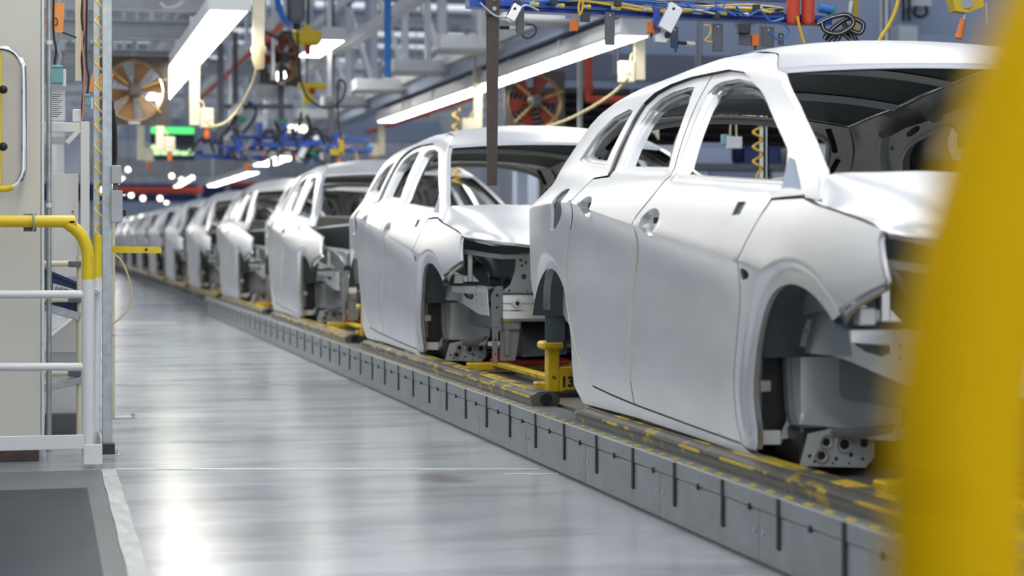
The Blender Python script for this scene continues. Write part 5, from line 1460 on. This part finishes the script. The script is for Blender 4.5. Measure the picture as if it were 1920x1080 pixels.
# hanging things seen through the windows of the nearest body
YW = 12.0
coil(1421, 208, 318, YW, .030, 26, .008, 'hose_y', 'coil_hose', 'yellow coiled hose seen through the front window of the nearest body')
tag(MB().tube([pt(1426, 318, YW), pt(1419, 330, YW), pt(1418, 352, YW), pt(1418, 420, YW)], .008, 8, smooth=4).build('air_hose', 'hose_y', None, True), 'straight yellow hose end under the coil in the front window', 'hose')
coil(855, 205, 250, 19, .035, 16, .009, 'hose_y', 'coil_hose', 'yellow coil behind the dropper left of the brown bar')
coil(856, 283, 345, 15.5, .03, 12, .008, 'hose_y', 'coil_hose', 'yellow coil seen through the windscreen of the second body')
coil(640, 255, 290, 22, .03, 14, .007, 'hose_y', 'coil_hose', 'small yellow coil above the third body')
t = thing('pull_switch', 'pair of small teal and white boxes hanging on cords in the front window', 'switch', pt(1375, 275, YW))
part(pbox(1356, 1372, 252, 272, YW + .03, .05, .004), 'teal_box', 'teal', t)
part(pbox(1366, 1392, 256, 278, YW - .02, .06, .004), 'white_box', 'grey_lt', t)
part(MB().tube([pt(1369, 252, YW), pt(1370, 225, YW), pt(1372, 205, YW)], .006, 6), 'cord', 'hose_c', t, True)
part(MB().tube([pt(1381, 256, YW), pt(1380, 230, YW), pt(1381, 205, YW)], .006, 6), 'cord', 'hose_c', t, True)
tag(MB().tube([pt(1320, 226, YW), pt(1345, 218, YW), pt(1375, 210, YW), pt(1405, 206, YW)], .006, 8, smooth=3).build('pink_hose', 'hose_r', None, True), 'pink hose with cream couplings crossing the front window', 'hose')
t = thing('socket_dropper', 'cream dropper end seen through the rear door window', 'dropper', pt(1226, 255, 12.6), group='cream socket droppers')
part(MB().prism([pt(1215, 205, 12.6), pt(1235, 205, 12.6), pt(1236, 262, 12.6), pt(1228, 250, 12.6), pt(1216, 246, 12.6)], (0, .03, 0)), 'profile', 'cream', t)
part(pbox(1214, 1224, 226, 244, 12.58, .03), 'socket_box', 'cream', t)
t = thing('valve_unit', 'small yellow and white valve unit below the grey post in the front window', 'valve', pt(1432, 350, 12.1))
part(pbox(1424, 1440, 335, 352, 12.1, .06, .004), 'valve_body', 'yellow_c', t)
part(pbox(1396, 1412, 196, 232, 12.1, .05, .004), 'filter', 'cream', t)
part(MB().cyl(pt(1396, 214, 12.09), pt(1396, 226, 12.09), .014, 10), 'orange_lamp', 'orange', t, True)
t = thing('tube_light', 'thin lit tube seen through the far window of the nearest body', 'light', pt(1720, 262, 18.0))
part(MB().box(at(1690, 262, 18).x, at(1760, 262, 18).x, 18, 18.03, at(1700, 266, 18).z, at(1700, 259, 18).z), 'lamp', 'tube_on', t)
part(MB().box(at(1690, 262, 18).x, at(1760, 262, 18).x, 18, 18.06, at(1700, 259, 18).z, at(1700, 255, 18).z), 'reflector', 'white_c', t)
# wall boxes at the top right
t = thing('wall_box', 'grey electrical box with cable at the top right of the booth wall', 'electrical box', pt(1728, 10, 20.8))
part(pbox(1712, 1748, -25, 12, 20.7, .25, .01), 'box', 'grey_lt', t)
part(MB().tube([pt(1718, 12, 20.7), pt(1714, 25, 20.7), pt(1726, 32, 20.7), pt(1738, 25, 20.7), pt(1735, 12, 20.7)], .02, 7, smooth=4), 'lead', 'cable', t, True)
t = thing('wall_panel', 'pale panel above the roof at the top right', 'panel', pt(1740, 80, 20.6))
part(pbox(1686, 1722, 48, 110, 20.5, .3, .01), 'panel', 'grey_lt', t)
part(pbox(1722, 1860, 70, 110, 20.6, .2, .01), 'side_panel', 'bluegrey', t)
part(MB().cyl(pt(1704, 40, 20.5), pt(1704, -30, 20.5), .022, 8).cyl(pt(1694, 40, 20.5), pt(1694, -30, 20.5), .022, 8), 'conduits', 'cable', t)
pipe([pt(1604, -20, 19), pt(1604, 60, 19)], .03, 'hose_y', 'gas_pipe', 'yellow vertical pipe behind the cable chain')

# ------------------------------------------------------------------ things over the far line
t = thing('screen', 'hanging production screen with green bars over the far walkway', 'screen', pt(325, 300, 33))
part(pbox(281, 366, 236, 300, 33, .12, .01), 'casing', 'grey_dk', t)
part(pbox(283, 364, 239, 250, 32.985, .01), 'upper_bar', 'screen_green', t)
part(pbox(283, 364, 251, 270, 32.985, .01), 'dark_field', 'screen_dark', t)
for (a, b, c_, d) in ((283, 300, 272, 290), (302, 318, 278, 290), (320, 336, 282, 290), (338, 352, 284, 291), (354, 362, 280, 290)):
    part(pbox(a, b, c_, d, 32.985, .01), 'bar', 'screen_pale', t)
part(pbox(283, 364, 291, 297, 32.98, .01), 'lower_edge', 'navy', t)
part(MB().cyl(pt(300, 236, 33), (at(300, 236, 33).x, 33, 8.2), .02, 8), 'hanger', 'grey', t)
part(MB().cyl(pt(350, 236, 33), (at(350, 236, 33).x, 33, 8.2), .02, 8), 'hanger', 'grey', t)
t = thing('hoist', 'yellow chain hoist hanging at the top centre left', 'hoist', pt(578, 83, 19))
part(pbox(552, 604, 56, 83, 19, .2, .03), 'housing', 'yellow_c', t)
part(MB().box(at(570, 56, 19).x, at(584, 56, 19).x, 19.05, 19.12, at(578, 56, 19).z, at(578, 45, 19).z, .005), 'eye', 'yellow_c', t)
part(MB().cyl(pt(578, 46, 19.08), pt(578, -60, 19.08), .012, 8), 'rope', 'cable', t)
part(MB().cyl(pt(577, 84, 19.05), pt(577, 103, 19.05), .03, 10), 'red_hook_block', 'red', t, True)
t = thing('lift_handle', 'yellow T-shaped lifting handle with red button below the hoist', 'lifting handle', pt(580, 195, 19.5))
part(pbox(560, 612, 155, 166, 19.5, .06, .01), 'bar', 'yellow_c', t)
part(pbox(569, 588, 166, 194, 19.5, .06, .01), 'stem', 'yellow_c', t)
part(MB().cyl(pt(586, 171, 19.49), pt(586, 171, 19.5), .035, 12), 'red_button', 'red', t, True)
part(MB().cyl(pt(575, 155, 19.5), pt(577, 103, 19.05), .008, 6), 'rope', 'cable', t)
tag(MB().tube([pt(558, 60, 19), pt(561, 130, 19), pt(575, 180, 19), pt(610, 203, 19), pt(640, 188, 19), pt(648, 160, 19), pt(638, 150, 19), pt(633, 165, 19), pt(634, 220, 19), pt(640, 262, 19)], .011, 7, smooth=6).build('pendant_cable', 'cable', None, True), 'black cable looping from the yellow hoist to its pendant', 'cable')
t = thing('pendant', 'small yellow control pendant hanging above the third body', 'control', pt(638, 290, 19))
part(pbox(637, 645, 261, 286, 19, .04, .006), 'grip', 'yellow_c', t)
part(pbox(620, 637, 280, 291, 19.02, .05, .006), 'box', 'yellow_c', t)
tag(MB().tube([pt(300, 5, 14), pt(312, 15, 14), pt(335, 10, 14), pt(350, -10, 14)], .012, 7, smooth=5).build('grey_cable', 'grey', None, True), 'sagging grey cable at the top left beside the lit row', 'cable')
# second hanging gantry with grey boxes, cables
t = thing('hanging_gantry', 'dark hanging gantry with cable loops over the fourth body', 'gantry', pt(520, 230, 24))
part(MB().bar(pt(420, 200, 24), pt(550, 200, 24), .06, .06), 'bar', 'grey_dk', t)
part(MB().bar(pt(441, 60, 24), pt(441, 290, 24), .06, .06), 'drop', 'grey_dk', t)
part(MB().bar(pt(527, 60, 24), pt(527, 290, 24), .07, .07), 'drop', 'grey_dk', t)
part(pbox(480, 526, 158, 184, 24.1, .2, .01), 'grey_box', 'grey_lt', t)
part(MB().bar(pt(425, 262, 24.2), pt(500, 215, 23.8), .12, .06), 'arm', 'grey_lt', t)
for (q, m_) in (([(400, 265), (425, 245), (445, 215), (470, 195)], 'cable'), ([(515, 225), (525, 250), (545, 262), (560, 240), (565, 210)], 'cable'), ([(455, 250), (475, 225), (480, 205), (465, 190)], 'navy'), ([(575, 215), (585, 250), (590, 280)], 'cable'), ([(415, 200), (408, 230), (413, 255), (410, 280)], 'hose_r')):
    part(MB().tube([pt(*p, 23.7) for p in q], .02, 7, smooth=5), 'cable_loop', m_, t, True)
for (px, py) in ((455, 223), (533, 228), (588, 275)):
    part(pbox(px - 7, px + 7, py - 5, py + 5, 23.6, .1, .01), 'green_plug', 'green', t)
for (px, py) in ((492, 225), (445, 205)):
    part(MB().cyl(pt(px, py, 23.6), pt(px, py, 23.75), .07, 14), 'reel', 'grey_lt', t, True)
part(MB().box(at(398, 290, 24).x, at(402, 290, 24).x, 24, 24.1, at(400, 330, 24).z, at(400, 280, 24).z), 'chain_end', 'grey', t)
t = thing('strip_lamp', 'small twin lit lamp hanging under the dark gantry', 'light', pt(553, 240, 26))
part(pbox(540, 578, 233, 240, 26, .2, .01), 'hood', 'grey', t)
for px in (546, 558, 569):
    part(MB().sphere(pt(px, 242, 26), .045, 12, 8), 'lamp', 'lamp_far', t, True)

# lattice and boxes deep in the hall
rnd = random.Random(11)
cols = ['grey_lt', 'grey', 'bluegrey', 'white_c', 'navy', 'grey_dk', 'cream', 'bluegrey_dk']
words_ = {'grey_lt': 'pale grey', 'grey': 'grey', 'bluegrey': 'blue-grey', 'white_c': 'white', 'navy': 'navy', 'grey_dk': 'dark grey', 'cream': 'cream', 'bluegrey_dk': 'slate'}
# far roof trusses across the hall
for i, Y in enumerate((38, 44, 50, 57, 65, 73)):
    z = 3.9 + .35 * i * .6
    t = thing('roof_truss', '%s grey lattice truss crossing the far hall' % ORD[i], 'truss', (3, Y, z), group='far trusses')
    part(MB().box(-7, 14, Y, Y + .12, z, z + .14), 'lower_chord', 'grey_lt', t)
    part(MB().box(-7, 14, Y, Y + .12, z + 1.2, z + 1.34), 'upper_chord', 'grey', t)
    x = -6.5; k = 0
    while x < 13:
        part(MB().bar((x, Y + .06, z + (.1 if k % 2 else 1.25)), (x + 1.2, Y + .06, z + (1.25 if k % 2 else .1)), .07, .07), 'web_bar', 'grey', t)
        x += 1.2; k += 1
# rows of columns along the far line
ci = 0
for Y in (30, 37, 45, 54, 64):
    for x in (.25, 4.9):
        t = thing('hall_column', 'slim steel column, %s pair down the far line, %s side' % (ORD[ci // 2], 'walkway' if x < 1 else 'right'), 'column', (x, Y, 0), group='far columns')
        w_ = .14
        MB().box(-w_ / 2, w_ / 2, 0, .012, 0, 7.5).box(-.008, .008, .012, .12, 0, 7.5).box(-w_ / 2, w_ / 2, .12, .132, 0, 7.5).build('i_section', ('white_c', 'bluegrey')[ci % 2], t)
        MB().box(-.12, .12, -.06, .19, 0, .02).build('base_plate', 'grey', t)
        ci += 1
# far lit fixtures hung low over the line
row(1.75, 2.35, [47 + 2.2 * i for i in range(6)], 1.5, 'small and far over the distant bodies', 'far lights over the bodies', .24)
row(4.0, 2.2, [38.5 + 2.0 * i for i in range(5)], 1.8, 'far right of the distant bodies', 'far lights right of the bodies', .22)
row(3.0, 3.0, [20.8, 24.6], 1.9, 'hung high behind the yellow hoist', 'lights behind the hoist', .25)
row(-.6, 3.4, [32 + 3.0 * i for i in range(6)], 1.8, 'added high above the far walkway, unseen', 'added high lights over the far walkway', .3)  # unseen row kept only for the light it gives
# machines and stores seen small between the overhead gear and the distant bodies
def machine(x, Y, z0, wx, dy, hz, m_, label):
    t = thing('machine_cabinet', label, 'cabinet', (x, Y, z0), group='far machines')
    MB().box(-wx / 2, wx / 2, 0, dy, 0, hz, .02).build('housing', m_, t)
    MB().box(-wx * .42, wx * .42, -.015, 0, hz * .08, hz * .92, .008).build('door_panel', m_, t)
    MB().box(-wx * .3, wx * .1, -.02, -.015, hz * .6, hz * .8).build('window', 'bluegrey_dk', t)
    MB().box(wx * .33, wx * .37, -.03, -.015, hz * .4, hz * .55).build('handle', 'black', t)
k = 0
for Y in (34, 41, 48, 56, 66, 76):
    for x in (-.9, 5.6, 6.9, 8.4):
        if Y < 40 and x > 8: continue
        mm = cols[(k * 3 + 1) % len(cols)]
        machine(x + rnd.uniform(-.2, .2), Y + rnd.uniform(-1, 1), 0, rnd.uniform(.8, 1.4), .8, rnd.uniform(1.3, 2.3), mm, '%s %s machine cabinet of the far hall, %s of the line' % (ORD[k % 20] if k < 20 else 'last', words_[mm], 'left' if x < 0 else 'right'))
        k += 1
# overhead conveyor ducts crossing far away
for i, (z, Y, m_, hh) in enumerate(((2.9, 40, 'bluegrey', .45), (2.6, 53, 'grey', .5), (3.3, 47, 'grey_dk', .4), (2.2, 68, 'navy', .6), (3.0, 62, 'white_c', .4), (1.9, 74, 'bluegrey', .5))):
    t = thing('duct', '%s %s duct crossing the far hall' % (ORD[i], words_[m_]), 'duct', (2, Y, z), group='far ducts')
    part(MB().box(-4, 8, Y, Y + .5, z, z + hh, .02), 'duct_body', m_, t)
    for x in (-3, -1.4, .2, 1.8, 3.4, 5, 6.6): part(MB().box(x, x + .05, Y - .03, Y + .53, z - .03, z + hh + .03), 'duct_joint', m_, t)
# small far lamps
for i, (px, py, Y) in enumerate(((240, 318, 40), (246, 366, 60), (268, 372, 62), (300, 372, 64), (322, 330, 50), (330, 352, 52), (338, 346, 52), (345, 342, 53), (352, 338, 54), (360, 333, 55), (340, 337, 56), (366, 326, 56), (372, 318, 56), (312, 378, 70), (460, 322, 60), (455, 150, 40), (462, 20, 34), (590, 105, 36), (610, 90, 36))):
    t = thing('far_lamp', '%s of the small round lamps glowing deep in the hall' % ORD[i], 'light', pt(px, py, Y), group='small far lamps')
    MB().sphere((0, 0, 0), .055 * Y / 50, 8, 5).build('lamp', 'lamp_far', t, True)
    MB().cyl((0, 0, .05 * Y / 50), (0, 0, .12), .06, 10, .03).build('shade', 'grey', t, True)
    MB().cyl((0, 0, .12), (0, 0, 8.2 - at(px, py, Y).z), .006, 6).build('cord', 'cable', t)

# ------------------------------------------------------------------ blurred yellow rail close to the camera
YF = .80
fx_ = at(1796, 1000, YF)
t = thing('bent_rail', 'large blurred yellow bent rail close to the camera at the right', 'guard rail', (fx_.x, YF, 0))
part(MB().tube([(fx_.x, YF, .012), (fx_.x, YF, .4), pt(1796, 1080, YF), pt(1798, 900, YF), pt(1810, 720, YF), pt(1846, 520, YF), pt(1904, 320, YF), pt(1975, 120, YF), pt(2070, -60, YF), pt(2300, -200, YF), pt(2600, -260, YF), pt(3400, -270, YF)], .032, 24, smooth=6), 'rail', 'yellow_rail', t, True)
part(MB().cyl((fx_.x, YF, 0), (fx_.x, YF, .012), .07, 24), 'foot_plate', 'yellow_rail', t, True)
x2 = at(3400, -270, YF)
part(MB().cyl((x2.x, YF, .012), (x2.x, YF, x2.z), .032, 20), 'far_post', 'yellow_rail', t, True)
